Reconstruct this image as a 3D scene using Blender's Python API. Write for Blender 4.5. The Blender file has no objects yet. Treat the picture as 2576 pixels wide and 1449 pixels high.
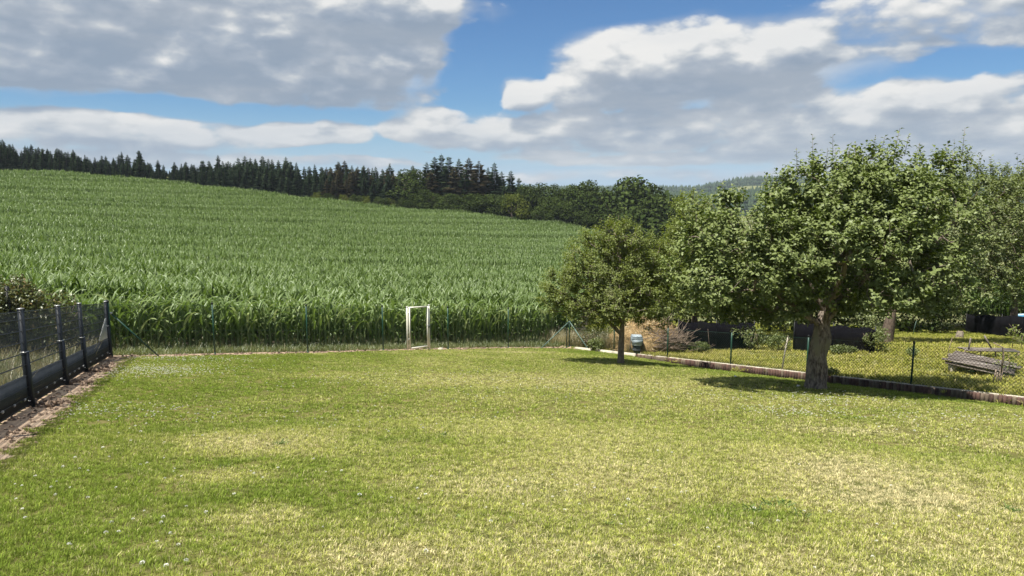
import bpy, math, random
import numpy as np
from mathutils import Matrix, Vector, Euler
R = math.radians
rng = np.random.default_rng(11)
random.seed(11)
S = bpy.context.scene
COL = S.collection

# ------------------------------------------------------------------ camera
CAMZ, PITCH, FPX = 1.707, R(7.9), 1800.0      # lawn at the photographer's feet is z = 0
cam_d = bpy.data.cameras.new('camera'); cam = bpy.data.objects.new('camera', cam_d); COL.objects.link(cam)
cam.location = (0, 0, CAMZ); cam.rotation_euler = (R(90) - PITCH, 0, 0)
cam_d.sensor_width = 36; cam_d.lens = 36 * FPX / 2576
cam_d.clip_start = 0.05; cam_d.clip_end = 6000
S.camera = cam

# ------------------------------------------------------------------ light
SUN_EL, SUN_AZ = R(65), R(-128)                 # azimuth from +y (view direction), positive to the right
sun_d = bpy.data.lights.new('sun', 'SUN'); sun = bpy.data.objects.new('sun', sun_d); COL.objects.link(sun)
sun_d.energy = 5.0; sun_d.angle = R(0.5); sun_d.color = (1.0, 0.95, 0.86)
sv = Vector((math.sin(SUN_AZ) * math.cos(SUN_EL), math.cos(SUN_AZ) * math.cos(SUN_EL), math.sin(SUN_EL)))
sun.rotation_euler = sv.to_track_quat('Z', 'Y').to_euler(); sun.location = (0, 0, 60)
S.view_settings.view_transform = 'Standard'; S.view_settings.look = 'None'
S.view_settings.gamma = 1; S.view_settings.exposure = 0.85
S.view_settings.use_curve_mapping = False
S.cycles.max_bounces = 6; S.cycles.diffuse_bounces = 3; S.cycles.transmission_bounces = 4
S.cycles.transparent_max_bounces = 12; S.cycles.glossy_bounces = 2

def ray(px, py):                               # direction through a point of the 2576 x 1449 view
    cx = (px - 1288) / FPX; cy = (724.5 - py) / FPX
    return np.array([cx, math.cos(PITCH) + cy * math.sin(PITCH), -math.sin(PITCH) + cy * math.cos(PITCH)])

# ------------------------------------------------------------------ node helpers
class NT:
    def __init__(s, nt): s.t = nt; s.n = nt.nodes; s.l = nt.links
    def new(s, typ, **k):
        n = s.n.new(typ)
        for a, b in k.items(): setattr(n, a, b)
        return n
    def put(s, sock, v):
        if v is None: return
        if hasattr(v, 'is_output') or isinstance(v, bpy.types.NodeSocket): s.l.new(v, sock)
        else: sock.default_value = v
    def math(s, op, a, b=None, c=None, clamp=False):
        n = s.new('ShaderNodeMath', operation=op); n.use_clamp = clamp
        s.put(n.inputs[0], a); s.put(n.inputs[1], b); s.put(n.inputs[2], c); return n.outputs[0]
    def vmath(s, op, a, b=None, out=0):
        n = s.new('ShaderNodeVectorMath', operation=op)
        s.put(n.inputs[0], a); s.put(n.inputs[1], b); return n.outputs[out]
    def noise(s, vec, scale, detail=4, rough=0.5, dist=0.0, dims='3D'):
        n = s.new('ShaderNodeTexNoise'); n.noise_dimensions = dims
        s.put(n.inputs['Vector'], vec); s.put(n.inputs['Scale'], scale); s.put(n.inputs['Detail'], detail)
        s.put(n.inputs['Roughness'], rough); s.put(n.inputs['Distortion'], dist); return n.outputs['Fac']
    def ramp(s, v, a, b, c=0.0, d=1.0, smooth=True):
        n = s.new('ShaderNodeMapRange'); n.interpolation_type = 'SMOOTHSTEP' if smooth else 'LINEAR'
        s.put(n.inputs[0], v); s.put(n.inputs[1], a); s.put(n.inputs[2], b); s.put(n.inputs[3], c); s.put(n.inputs[4], d)
        return n.outputs[0]
    def mix(s, f, a, b, blend='MIX'):
        n = s.new('ShaderNodeMix', data_type='RGBA', blend_type=blend)
        s.put(n.inputs[0], f)
        for i, v in ((6, a), (7, b)):
            s.put(n.inputs[i], (*v, 1) if isinstance(v, (tuple, list)) and len(v) == 3 else v)
        return n.outputs[2]
    def attr(s, name, kind='GEOMETRY'):
        n = s.new('ShaderNodeAttribute', attribute_name=name, attribute_type=kind); return n.outputs['Fac']
    def pos(s): return s.new('ShaderNodeNewGeometry').outputs['Position']

# ------------------------------------------------------------------ world: daylight with cumulus
world = bpy.data.worlds.new('World'); S.world = world; world.use_nodes = True
wt = world.node_tree; wt.nodes.clear(); W = NT(wt)
# cloud density as a node group of one direction vector
g = bpy.data.node_groups.new('cloud_density', 'ShaderNodeTree')
g.interface.new_socket('Dir', in_out='INPUT', socket_type='NodeSocketVector')
g.interface.new_socket('Density', in_out='OUTPUT', socket_type='NodeSocketFloat')
g.interface.new_socket('Soft', in_out='OUTPUT', socket_type='NodeSocketFloat')
G = NT(g); gi = G.new('NodeGroupInput'); go = G.new('NodeGroupOutput')
dirv = gi.outputs[0]
sep = G.new('ShaderNodeSeparateXYZ'); G.l.new(dirv, sep.inputs[0])
az = G.math('ARCTAN2', sep.outputs[0], sep.outputs[1]); el = G.math('ARCSINE', sep.outputs[2])
nv = G.vmath('MULTIPLY', dirv, (1, 1, 2.1))
big = G.noise(nv, 3.4, 3, 0.5)
mid = G.noise(nv, 9.0, 10, 0.56, 0.25)
fine = G.noise(nv, 26.0, 6, 0.6)
wob = G.math('MULTIPLY', G.math('SUBTRACT', G.noise(nv, 5.0, 3, 0.5), 0.5), 0.10)
azel = G.new('ShaderNodeCombineXYZ'); G.l.new(G.math('ADD', az, wob), azel.inputs[0]); G.l.new(G.math('ADD', el, G.math('MULTIPLY', wob, 0.25)), azel.inputs[1])
# the cloud masses in view: centre and half-axes in the 2576-wide view, strength
CL = [(300, 60, 620, 190, 1.1), (830, 130, 330, 155, 1.0), (900, 20, 300, 80, 1.1), (60, 130, 330, 120, 1.0),
      (90, 305, 240, 52, .6), (400, 340, 320, 40, .6), (780, 332, 125, 44, .9), (1120, 322, 170, 52, .95), (1270, 340, 190, 40, .7),
      (1620, 180, 220, 105, 1.3), (1790, 150, 260, 105, 1.35), (1500, 225, 130, 60, 1.1), (1310, 240, 90, 40, .9), (1930, 135, 180, 85, 1.1),
      (2090, 165, 230, 52, .9), (2430, 45, 380, 80, .5), (2150, 310, 620, 85, .55), (2500, 240, 380, 80, .6), (2300, 330, 420, 70, .6),
      (1600, 330, 420, 60, .6), (1650, 402, 280, 20, .7), (1950, 385, 230, 26, .55), (1400, 385, 130, 16, .6),
      (600, 400, 700, 22, .45), (2400, 400, 400, 40, .6), (1350, 440, 500, 16, .35), (2050, 450, 300, 16, .4), (80, 215, 200, 20, .5)]
acc = None
for (cx, cy, rx, ry, st) in CL:
    d = ray(cx, cy); d /= np.linalg.norm(d)
    a0, e0 = math.atan2(d[0], d[1]), math.asin(d[2])
    q = G.vmath('SUBTRACT', azel.outputs[0], (a0, e0, 0))
    q = G.vmath('MULTIPLY', q, (FPX / rx, FPX / ry, 0))
    ln = G.vmath('LENGTH', q, out=1)
    v = G.math('MULTIPLY', G.math('SUBTRACT', 1.0, G.math('MULTIPLY', ln, ln)), st)
    acc = v if acc is None else G.math('SMOOTH_MAX', acc, v, 0.25)
for (cx, cy, rx, ry, st) in [(150, 250, 330, 34, .75), (620, 283, 420, 30, .75), (2350, 168, 330, 44, .8), (1180, 190, 80, 180, .8), (850, 385, 200, 18, .7), (1100, 400, 250, 14, .7)]:
    d = ray(cx, cy); d /= np.linalg.norm(d); a0, e0 = math.atan2(d[0], d[1]), math.asin(d[2])
    q = G.vmath('MULTIPLY', G.vmath('SUBTRACT', azel.outputs[0], (a0, e0, 0)), (FPX / rx, FPX / ry, 0)); ln = G.vmath('LENGTH', q, out=1)
    acc = G.math('SUBTRACT', acc, G.math('MULTIPLY', G.math('MAXIMUM', G.math('SUBTRACT', 1.0, G.math('MULTIPLY', ln, ln)), 0.0), st))
acc = G.math('MAXIMUM', acc, -0.9)
# beyond the frame the same broken cumulus goes on
wild = G.math('MULTIPLY', G.math('SUBTRACT', big, 0.46), 6.0)
inwin = G.math('MULTIPLY', G.ramp(G.math('ABSOLUTE', az), 0.72, 0.95, 1, 0), G.ramp(el, 0.27, 0.40, 1, 0))
front = G.math('ADD', acc, G.math('MULTIPLY', G.math('SUBTRACT', big, 0.5), 0.9))
m = G.new('ShaderNodeMix', data_type='FLOAT'); G.put(m.inputs[0], inwin); G.put(m.inputs[2], wild); G.put(m.inputs[3], front)
base = m.outputs[0]
dens = G.math('ADD', base, G.math('MULTIPLY', G.math('SUBTRACT', mid, 0.5), 1.9))
dens = G.math('ADD', dens, G.math('MULTIPLY', G.math('SUBTRACT', fine, 0.5), 0.8))
vo = G.new('ShaderNodeTexVoronoi'); vo.feature = 'F1'; G.put(vo.inputs['Vector'], nv); vo.inputs['Scale'].default_value = 17; vo.inputs['Detail'].default_value = 1.0; vo.inputs['Roughness'].default_value = 0.5
dens = G.math('ADD', dens, G.math('MULTIPLY', G.math('SUBTRACT', 0.85, vo.outputs['Distance']), 0.75))
G.l.new(dens, go.inputs[0])
soft = G.math('ADD', base, G.math('MULTIPLY', G.math('SUBTRACT', mid, 0.5), 1.3)); G.l.new(soft, go.inputs[1])

tc = W.new('ShaderNodeTexCoord'); D = W.vmath('NORMALIZE', tc.outputs['Generated'])
def dens_at(off):
    n = W.new('ShaderNodeGroup'); n.node_tree = g
    W.put(n.inputs[0], W.vmath('NORMALIZE', W.vmath('ADD', D, off)) if off else D)
    return n.outputs[0] if off else (n.outputs[0], n.outputs[1])
d0, d0s = dens_at(None); d1 = dens_at((-0.004, 0, 0.011)); d2 = dens_at((-0.010, 0, 0.032))
alpha = W.ramp(d0, -0.04, 0.42)
rel1 = W.math('SUBTRACT', d0, d1); rel2 = W.math('SUBTRACT', d0, d2)
lit = W.math('ADD', W.math('MULTIPLY', rel1, 0.42), W.math('MULTIPLY', rel2, 0.40))
thick = W.ramp(d2, 0.0, 1.05)                                         # cloud still above this point: base in shade
lum = W.math('ADD', W.math('SUBTRACT', 0.55, W.math('MULTIPLY', thick, 0.40)), lit, clamp=True)
cr = W.new('ShaderNodeValToRGB'); W.l.new(lum, cr.inputs[0])
e = cr.color_ramp.elements
e[0].position = 0.0; e[0].color = (1.45, 1.85, 2.4, 1); e[1].position = 1.0; e[1].color = (5.3, 5.2, 5.0, 1)
for p_, c_ in ((0.30, (1.95, 2.3, 2.8, 1)), (0.55, (2.8, 3.05, 3.35, 1)), (0.8, (4.2, 4.25, 4.25, 1))):
    k_ = e.new(p_); k_.color = c_
sky = W.new('ShaderNodeTexSky', sky_type='NISHITA'); sky.sun_disc = False
sky.sun_elevation = SUN_EL; sky.sun_rotation = SUN_AZ; sky.altitude = 300; sky.air_density = 1.0; sky.dust_density = 0.4; sky.ozone_density = 2.5
sepw = W.new('ShaderNodeSeparateXYZ'); W.l.new(D, sepw.inputs[0])
skyc = W.mix(1.0, sky.outputs[0], (0.33, 0.47, 0.60), 'MULTIPLY')
hz = W.ramp(sepw.outputs[2], 0.0, 0.12, 0.8, 0.0)
skyc = W.mix(hz, skyc, (2.4, 3.3, 4.3))
cloudc = W.mix(W.ramp(sepw.outputs[2], 0.0, 0.10, 0.35, 0.0), cr.outputs[0], (3.3, 3.8, 4.3))
streak = W.noise(W.vmath('MULTIPLY', D, (1, 1, 4.5)), 5.0, 6, 0.6)
veilc = W.mix(W.ramp(streak, 0.36, 0.66), (2.15, 2.55, 3.05), (3.7, 3.8, 3.85))
veila = W.math('MULTIPLY', W.ramp(d0s, -0.30, 0.60), 0.72)
skyc = W.mix(veila, skyc, veilc)
cloudc = W.mix(W.ramp(sepw.outputs[2], 0.03, 0.15, 0.58, 0.22), cloudc, veilc)
col = W.mix(W.math('MULTIPLY', alpha, 0.95), skyc, cloudc)
bg = W.new('ShaderNodeBackground'); W.l.new(col, bg.inputs[0]); bg.inputs[1].default_value = 0.1
wo = W.new('ShaderNodeOutputWorld'); W.l.new(bg.outputs[0], wo.inputs[0])
world.cycles.sampling_method = 'MANUAL'; world.cycles.sample_map_resolution = 512

# ------------------------------------------------------------------ materials
MATS = {}
def base_mat(name):
    m = bpy.data.materials.new(name); m.use_nodes = True; m.node_tree.nodes.clear(); MATS[name] = m
    N = NT(m.node_tree); o = N.new('ShaderNodeOutputMaterial'); return m, N, o
def solid(name, c1, c2=None, scale=8.0, rough=0.8, metal=0.0, bump=0.0, bscale=None, spec=0.3, stretch=(1, 1, 1), attrmix=0.0, c3=None):
    m, N, o = base_mat(name)
    p = N.new('ShaderNodeBsdfPrincipled'); p.inputs['Roughness'].default_value = rough; p.inputs['Metallic'].default_value = metal
    p.inputs['Specular IOR Level'].default_value = spec
    v = N.vmath('MULTIPLY', N.pos(), stretch)
    c = (*c1, 1)
    if c2:
        f = N.ramp(N.noise(v, scale, 6, 0.65), 0.32, 0.68)
        c = N.mix(f, c1, c2)
        if c3: c = N.mix(N.ramp(N.noise(v, scale * 0.23, 3, 0.5), 0.5, 0.65), c, c3)
    if attrmix: c = N.mix(N.math('MULTIPLY', N.attr('rand'), attrmix), c, (0.02, 0.02, 0.015))
    N.put(p.inputs['Base Color'], c)
    if bump:
        b = N.new('ShaderNodeBump'); b.inputs['Strength'].default_value = bump; b.inputs['Distance'].default_value = 0.02
        N.l.new(N.noise(v, bscale or scale * 3, 6, 0.7), b.inputs['Height']); N.l.new(b.outputs[0], p.inputs['Normal'])
    N.l.new(p.outputs[0], o.inputs[0]); return m
def rowvec(N):                                # position turned into (along row, across row)
    p = N.pos(); a = N.vmath('DOT_PRODUCT', p, (0.828, 0.561, 0), out=1); b = N.vmath('DOT_PRODUCT', p, (-0.561, 0.828, 0), out=1)
    c = N.new('ShaderNodeCombineXYZ'); N.l.new(a, c.inputs[0]); N.l.new(b, c.inputs[1]); return c.outputs[0]
def leafy(name, ca, cb, cc=None, under=None, trans=0.35, gloss=0.06, wscale=0.0, rough=0.45, objrand=False, tcol=None, rows=False):
    """leaf: colour varies leaf by leaf (attribute rand) and with position; light passes through"""
    m, N, o = base_mat(name)
    r = N.attr('rand')
    if objrand:
        oi = N.new('ShaderNodeObjectInfo'); r = N.math('FRACT', N.math('ADD', r, oi.outputs['Random']))
    c = N.mix(r, ca, cb)
    if rows: c = N.mix(N.ramp(N.noise(N.vmath('MULTIPLY', rowvec(N), (0.035, 0.30, 0)), 1.0, 3, 0.6), 0.36, 0.64), N.mix(1.0, c, (0.66, 0.72, 0.66), 'MULTIPLY'), N.mix(0.12, c, cc))
    if cc: c = N.mix(N.ramp(r, 0.80, 0.97), c, cc)
    if rows:                                   # paler drill-width bands along the rows: sunlit row tops put into the leaf colour
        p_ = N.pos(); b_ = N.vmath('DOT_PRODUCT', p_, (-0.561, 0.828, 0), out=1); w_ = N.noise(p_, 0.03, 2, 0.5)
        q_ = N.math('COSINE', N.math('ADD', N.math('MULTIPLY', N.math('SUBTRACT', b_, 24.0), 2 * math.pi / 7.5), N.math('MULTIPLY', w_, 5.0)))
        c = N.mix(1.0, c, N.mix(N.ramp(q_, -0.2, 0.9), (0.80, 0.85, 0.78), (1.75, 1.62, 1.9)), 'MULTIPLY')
    if wscale: c = N.mix(N.ramp(N.noise(N.pos(), wscale, 3, 0.5), 0.35, 0.65, 0.0, 0.55), c, tuple(x * 0.6 for x in ca))
    if under:
        geo = N.new('ShaderNodeNewGeometry'); c = N.mix(N.math('MULTIPLY', geo.outputs['Backfacing'], 0.8), c, under)
    df = N.new('ShaderNodeBsdfDiffuse'); N.l.new(c, df.inputs[0])
    tr = N.new('ShaderNodeBsdfTranslucent'); N.l.new(N.mix(0.5, c, tcol or (cb[0] * 1.5, cb[1] * 1.5, cb[2] * 0.6)), tr.inputs[0])
    mx = N.new('ShaderNodeMixShader'); mx.inputs[0].default_value = trans
    N.l.new(df.outputs[0], mx.inputs[1]); N.l.new(tr.outputs[0], mx.inputs[2])
    gl = N.new('ShaderNodeBsdfGlossy'); gl.inputs['Roughness'].default_value = rough; gl.inputs[0].default_value = (0.9, 0.95, 0.9, 1)
    m2 = N.new('ShaderNodeMixShader'); m2.inputs[0].default_value = gloss
    N.l.new(mx.outputs[0], m2.inputs[1]); N.l.new(gl.outputs[0], m2.inputs[2]); N.l.new(m2.outputs[0], o.inputs[0]); return m

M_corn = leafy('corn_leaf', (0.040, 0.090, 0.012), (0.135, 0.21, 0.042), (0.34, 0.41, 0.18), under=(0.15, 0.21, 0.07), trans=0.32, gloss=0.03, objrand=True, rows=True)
M_cornstalk = leafy('corn_stalk', (0.16, 0.22, 0.08), (0.24, 0.29, 0.12), trans=0.1, objrand=True)
M_apple = leafy('apple_leaf', (0.044, 0.078, 0.013), (0.135, 0.185, 0.038), (0.31, 0.37, 0.12), under=(0.20, 0.24, 0.09), trans=0.26, gloss=0.02, wscale=1.2)
M_apple2 = leafy('orchard_leaf', (0.065, 0.10, 0.016), (0.16, 0.20, 0.038), (0.27, 0.31, 0.09), under=(0.17, 0.20, 0.08), trans=0.28, gloss=0.03, wscale=1.0)
M_small = leafy('young_tree_leaf', (0.10, 0.145, 0.016), (0.215, 0.26, 0.035), (0.34, 0.38, 0.09), under=(0.16, 0.19, 0.06), trans=0.34, gloss=0.02, wscale=1.4)
M_olive = leafy('olive_leaf', (0.09, 0.12, 0.025), (0.17, 0.19, 0.04), (0.25, 0.22, 0.07), trans=0.35, wscale=1.1)
M_hedge = leafy('hedge_leaf', (0.07, 0.09, 0.025), (0.15, 0.15, 0.05), (0.24, 0.16, 0.07), trans=0.25, wscale=0.9)
M_spruce = leafy('spruce_needles', (0.028, 0.047, 0.027), (0.060, 0.088, 0.045), (0.085, 0.115, 0.055), trans=0.1, gloss=0.0, objrand=True)
M_sprbrown = leafy('dry_spruce_needles', (0.055, 0.052, 0.030), (0.095, 0.078, 0.045), (0.065, 0.08, 0.038), trans=0.08, gloss=0.0)
M_decid = leafy('broadleaf_leaf', (0.035, 0.055, 0.015), (0.070, 0.095, 0.028), (0.095, 0.12, 0.04), trans=0.15, gloss=0.0, objrand=True, wscale=0.12)
M_decid2 = leafy('light_broadleaf_leaf', (0.085, 0.11, 0.022), (0.15, 0.17, 0.04), (0.17, 0.19, 0.05), trans=0.25, gloss=0.0, wscale=0.25)
M_farwood = leafy('distant_wood', (0.025, 0.042, 0.026), (0.05, 0.072, 0.04), trans=0.05, gloss=0.0, objrand=True)
M_bark = solid('apple_bark', (0.30, 0.25, 0.20), (0.06, 0.045, 0.035), 22, 0.95, bump=1.0, bscale=55, stretch=(1, 1, 0.35), c3=(0.22, 0.20, 0.14))
M_bark2 = solid('smooth_bark', (0.26, 0.22, 0.17), (0.13, 0.10, 0.08), 18, 0.9, bump=0.5, stretch=(1, 1, 0.5))
M_dbark = solid('shaded_bark', (0.14, 0.105, 0.08), (0.06, 0.045, 0.035), 18, 0.95, bump=.6, stretch=(1, 1, .5))  # orchard bark with the shade on the trunks put into its colour
M_twig = solid('twig_bark', (0.10, 0.08, 0.06), (0.05, 0.04, 0.03), 10, 0.9)
M_trunkfar = solid('spruce_bark', (0.09, 0.07, 0.055), (0.16, 0.13, 0.11), 4, 0.95)
M_soil = solid('dry_soil', (0.44, 0.33, 0.23), (0.28, 0.20, 0.14), 6, 0.95, bump=0.8, bscale=30, c3=(0.40, 0.31, 0.22))
M_clod = solid('soil_clod', (0.30, 0.22, 0.16), (0.17, 0.12, 0.085), 14, 0.95, bump=0.8, bscale=60)
M_green = solid('green_steel', (0.01, 0.06, 0.035), (0.008, 0.04, 0.028), 10, 0.45, spec=0.5)
M_greenpale = solid('weathered_green_steel', (0.13, 0.19, 0.16), (0.06, 0.11, 0.09), 6, 0.5)
M_wire = solid('dark_green_wire', (0.004, 0.018, 0.012), rough=0.7, spec=0.1)
M_black = solid('black_cap', (0.01, 0.011, 0.011), rough=0.5)
M_anth = solid('anthracite_steel', (0.022, 0.027, 0.035), (0.014, 0.018, 0.025), 6, 0.5, spec=0.25)
M_slat = solid('anthracite_slat', (0.026, 0.031, 0.039), (0.017, 0.022, 0.029), 5, 0.6, spec=0.2)
M_zinc = solid('bright_clip', (0.62, 0.62, 0.60), (0.42, 0.42, 0.42), 20, 0.35, metal=0.6)
M_white = solid('cream_paint', (0.72, 0.71, 0.62), (0.58, 0.56, 0.46), 7, 0.5, c3=(0.76, 0.75, 0.68))
M_conc = solid('pale_concrete', (0.56, 0.52, 0.42), (0.42, 0.38, 0.30), 9, 0.9, bump=0.4)
M_pal = [solid('palisade_red_brown', (0.16, 0.095, 0.075), (0.10, 0.06, 0.05), 9, 0.9, bump=0.4),
         solid('palisade_grey_brown', (0.21, 0.165, 0.12), (0.13, 0.10, 0.075), 9, 0.9, bump=0.4),
         solid('palisade_dark', (0.12, 0.075, 0.06), (0.075, 0.05, 0.04), 9, 0.9, bump=0.4)]
M_straw = leafy('straw', (0.42, 0.30, 0.14), (0.60, 0.46, 0.24), (0.68, 0.56, 0.34), trans=0.2, wscale=2.0, tcol=(0.6, 0.45, 0.2))
M_strawbase = solid('straw_mass', (0.42, 0.30, 0.15), (0.25, 0.17, 0.08), 9, 0.95, bump=1.0, bscale=30)
M_stick = solid('dry_stick', (0.28, 0.22, 0.17), (0.15, 0.11, 0.085), 9, 0.9)
M_wood = solid('weathered_plank', (0.20, 0.17, 0.145), (0.09, 0.075, 0.065), 5, 0.9, bump=0.5, stretch=(1, 6, 6), c3=(0.27, 0.24, 0.21))
M_fabric = solid('black_fabric', (0.004, 0.004, 0.005), (0.009, 0.009, 0.011), 3, 0.95, spec=0.05)
M_pool = solid('pale_blue_plastic', (0.42, 0.60, 0.72), (0.50, 0.66, 0.76), 4, 0.35, spec=0.5)
M_poolw = solid('pool_water', (0.10, 0.42, 0.62), (0.14, 0.50, 0.70), 5, 0.08, spec=0.6)
M_pblue = solid('pale_blue_grey_plastic', (0.46, 0.54, 0.58), (0.40, 0.48, 0.53), 5, 0.4, spec=0.5)
M_dgrey = solid('dark_grey_plastic', (0.07, 0.08, 0.085), (0.10, 0.11, 0.115), 6, 0.5)
M_flower = leafy('clover_petals', (0.80, 0.79, 0.70), (0.86, 0.86, 0.80), trans=0.25, gloss=0.0, tcol=(0.85, 0.85, 0.75))
M_weed = leafy('weed_leaf', (0.09, 0.15, 0.04), (0.17, 0.24, 0.07), (0.24, 0.30, 0.12), trans=0.2, gloss=0.015, objrand=True)
M_strip = leafy('rough_grass', (0.10, 0.14, 0.04), (0.19, 0.22, 0.08), (0.42, 0.36, 0.20), trans=0.35, objrand=True, wscale=0.8)
M_dry = leafy('dry_tall_grass', (0.28, 0.24, 0.13), (0.40, 0.34, 0.20), (0.20, 0.22, 0.09), trans=0.35, objrand=True)

# turf blades: straw share follows the dryness of the spot
def turf_mat(name, green1, green2, yel, straw):
    m, N, o = base_mat(name)
    r = N.attr('rand'); oi = N.new('ShaderNodeObjectInfo')
    dry = N.attr('dry', 'INSTANCER')
    p = N.pos(); pz = N.vmath('MULTIPLY', p, (1, 1, 0))
    n1 = N.noise(pz, 0.8, 4, 0.6); n2 = N.noise(pz, 4.5, 4, 0.6); n3 = N.noise(N.vmath('MULTIPLY', pz, (0.6, 1.8, 0)), 1.6, 3, 0.5)
    dr = N.math('ADD', dry, N.math('MULTIPLY', N.math('SUBTRACT', n2, 0.5), 0.75))
    dr = N.math('ADD', dr, N.math('MULTIPLY', N.math('SUBTRACT', n1, 0.5), 0.5))
    c = N.mix(r, green1, green2)
    c = N.mix(N.ramp(N.math('ADD', dr, N.math('MULTIPLY', N.math('SUBTRACT', n3, .5), .5)), 0.05, 0.75, 0, 0.9), c, yel)
    rr = N.math('FRACT', N.math('MULTIPLY', r, 7.31))
    sf = N.ramp(N.math('SUBTRACT', N.math('MULTIPLY', N.math('POWER', N.math('MAXIMUM', dr, 0.0), 1.4), 0.66), rr), -0.05, 0.05)
    c = N.mix(sf, c, straw)
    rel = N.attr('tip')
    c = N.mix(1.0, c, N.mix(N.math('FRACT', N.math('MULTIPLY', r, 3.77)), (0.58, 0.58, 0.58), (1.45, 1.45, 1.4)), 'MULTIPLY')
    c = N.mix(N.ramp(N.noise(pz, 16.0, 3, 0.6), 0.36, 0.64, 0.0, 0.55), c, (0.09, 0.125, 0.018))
    c = N.mix(N.ramp(rel, 0.0, 0.7, 0.45, 0.0), c, (0.05, 0.05, 0.02))  # blade feet darkened: occlusion low in the turf put into the colour
    df = N.new('ShaderNodeBsdfDiffuse'); N.l.new(c, df.inputs[0])
    tr = N.new('ShaderNodeBsdfTranslucent'); N.l.new(N.mix(0.35, c, (0.34, 0.36, 0.06)), tr.inputs[0])
    mx = N.new('ShaderNodeMixShader'); mx.inputs[0].default_value = 0.38
    N.l.new(df.outputs[0], mx.inputs[1]); N.l.new(tr.outputs[0], mx.inputs[2])
    N.l.new(mx.outputs[0], o.inputs[0]); return m
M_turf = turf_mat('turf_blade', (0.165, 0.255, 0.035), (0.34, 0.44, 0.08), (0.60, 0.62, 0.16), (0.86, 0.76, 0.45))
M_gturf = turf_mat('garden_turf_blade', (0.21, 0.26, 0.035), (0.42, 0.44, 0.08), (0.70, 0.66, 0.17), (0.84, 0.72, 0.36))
# soil thatch under the blades
m_, N_, o_ = base_mat('lawn_ground')
pp = N_.vmath('MULTIPLY', N_.pos(), (1, 1, 0))
cc_ = N_.mix(N_.ramp(N_.noise(pp, 0.9, 5, 0.6), 0.35, 0.65), (0.08, 0.10, 0.025), (0.17, 0.15, 0.06))
cc_ = N_.mix(N_.ramp(N_.noise(pp, 28, 5, 0.7), 0.4, 0.65), cc_, (0.10, 0.09, 0.035))
b_ = N_.new('ShaderNodeBsdfDiffuse'); N_.l.new(cc_, b_.inputs[0]); N_.l.new(b_.outputs[0], o_.inputs[0]); M_lawn = m_
M_ground = solid('meadow_ground', (0.12, 0.14, 0.045), (0.20, 0.19, 0.07), 0.35, 0.95, bump=0.4, bscale=3, c3=(0.09, 0.11, 0.04))
M_gnd2 = solid('cornfield_soil', (0.045, 0.038, 0.024), (0.085, 0.066, 0.045), 3, 0.95, bump=0.6, bscale=20)

# netting on the left fence and the shade nets: threads far finer than a pixel, so a part-open sheet
def net_mat(name, col, open_):
    m, N, o = base_mat(name)
    d = N.new('ShaderNodeBsdfDiffuse'); d.inputs[0].default_value = (*col, 1)
    t = N.new('ShaderNodeBsdfTransparent'); mx = N.new('ShaderNodeMixShader')
    f = N.math('ADD', open_, N.math('MULTIPLY', N.math('SUBTRACT', N.noise(N.vmath('MULTIPLY', N.pos(), (5, 5, 0.6)), 5, 4, 0.6), 0.5), 0.35), clamp=True)
    N.l.new(f, mx.inputs[0]); N.l.new(d.outputs[0], mx.inputs[1]); N.l.new(t.outputs[0], mx.inputs[2]); N.l.new(mx.outputs[0], o.inputs[0]); return m
M_net = net_mat('grey_netting', (0.36, 0.38, 0.39), 0.80)
M_net2 = net_mat('black_shade_net', (0.007, 0.007, 0.009), 0.12)

# ------------------------------------------------------------------ mesh helpers
def mesh(name, V, F, mat=None, rand=None, tip=None, smooth=False):
    """V (n,3); F list of face arrays, each (m,k)"""
    V = np.asarray(V, dtype=np.float32)
    if not isinstance(F, list): F = [F]
    F = [np.asarray(f, dtype=np.int32) for f in F if len(f)]
    me = bpy.data.meshes.new(name)
    me.vertices.add(len(V)); me.vertices.foreach_set('co', V.ravel())
    nl = sum(f.size for f in F); npoly = sum(len(f) for f in F)
    me.loops.add(nl); me.polygons.add(npoly)
    me.loops.foreach_set('vertex_index', np.concatenate([f.ravel() for f in F]))
    tot = np.concatenate([np.full(len(f), f.shape[1], dtype=np.int32) for f in F])
    st = np.concatenate([[0], np.cumsum(tot)[:-1]]).astype(np.int32)
    me.polygons.foreach_set('loop_start', st)
    me.update(calc_edges=True); me.validate()
    for nm, a in (('rand', rand), ('tip', tip)):
        if a is not None:
            at = me.attributes.new(nm, 'FLOAT', 'POINT'); at.data.foreach_set('value', np.asarray(a, dtype=np.float32))
    if smooth: me.polygons.foreach_set('use_smooth', np.ones(npoly, dtype=bool))
    if mat: me.materials.append(mat)
    return me
def add(name, me, parent=None, loc=None, **props):
    o = bpy.data.objects.new(name, me); COL.objects.link(o)
    if parent: o.parent = parent
    if loc is not None: o.location = loc
    for k, v in props.items(): o[k] = v
    return o
def thing(name, label, cat, loc=(0, 0, 0), group=None):
    o = bpy.data.objects.new(name, None); COL.objects.link(o); o.location = [float(v) for v in loc]
    o.empty_display_size = 0.2
    o['label'] = label; o['category'] = cat
    if group: o['group'] = group
    return o
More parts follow.
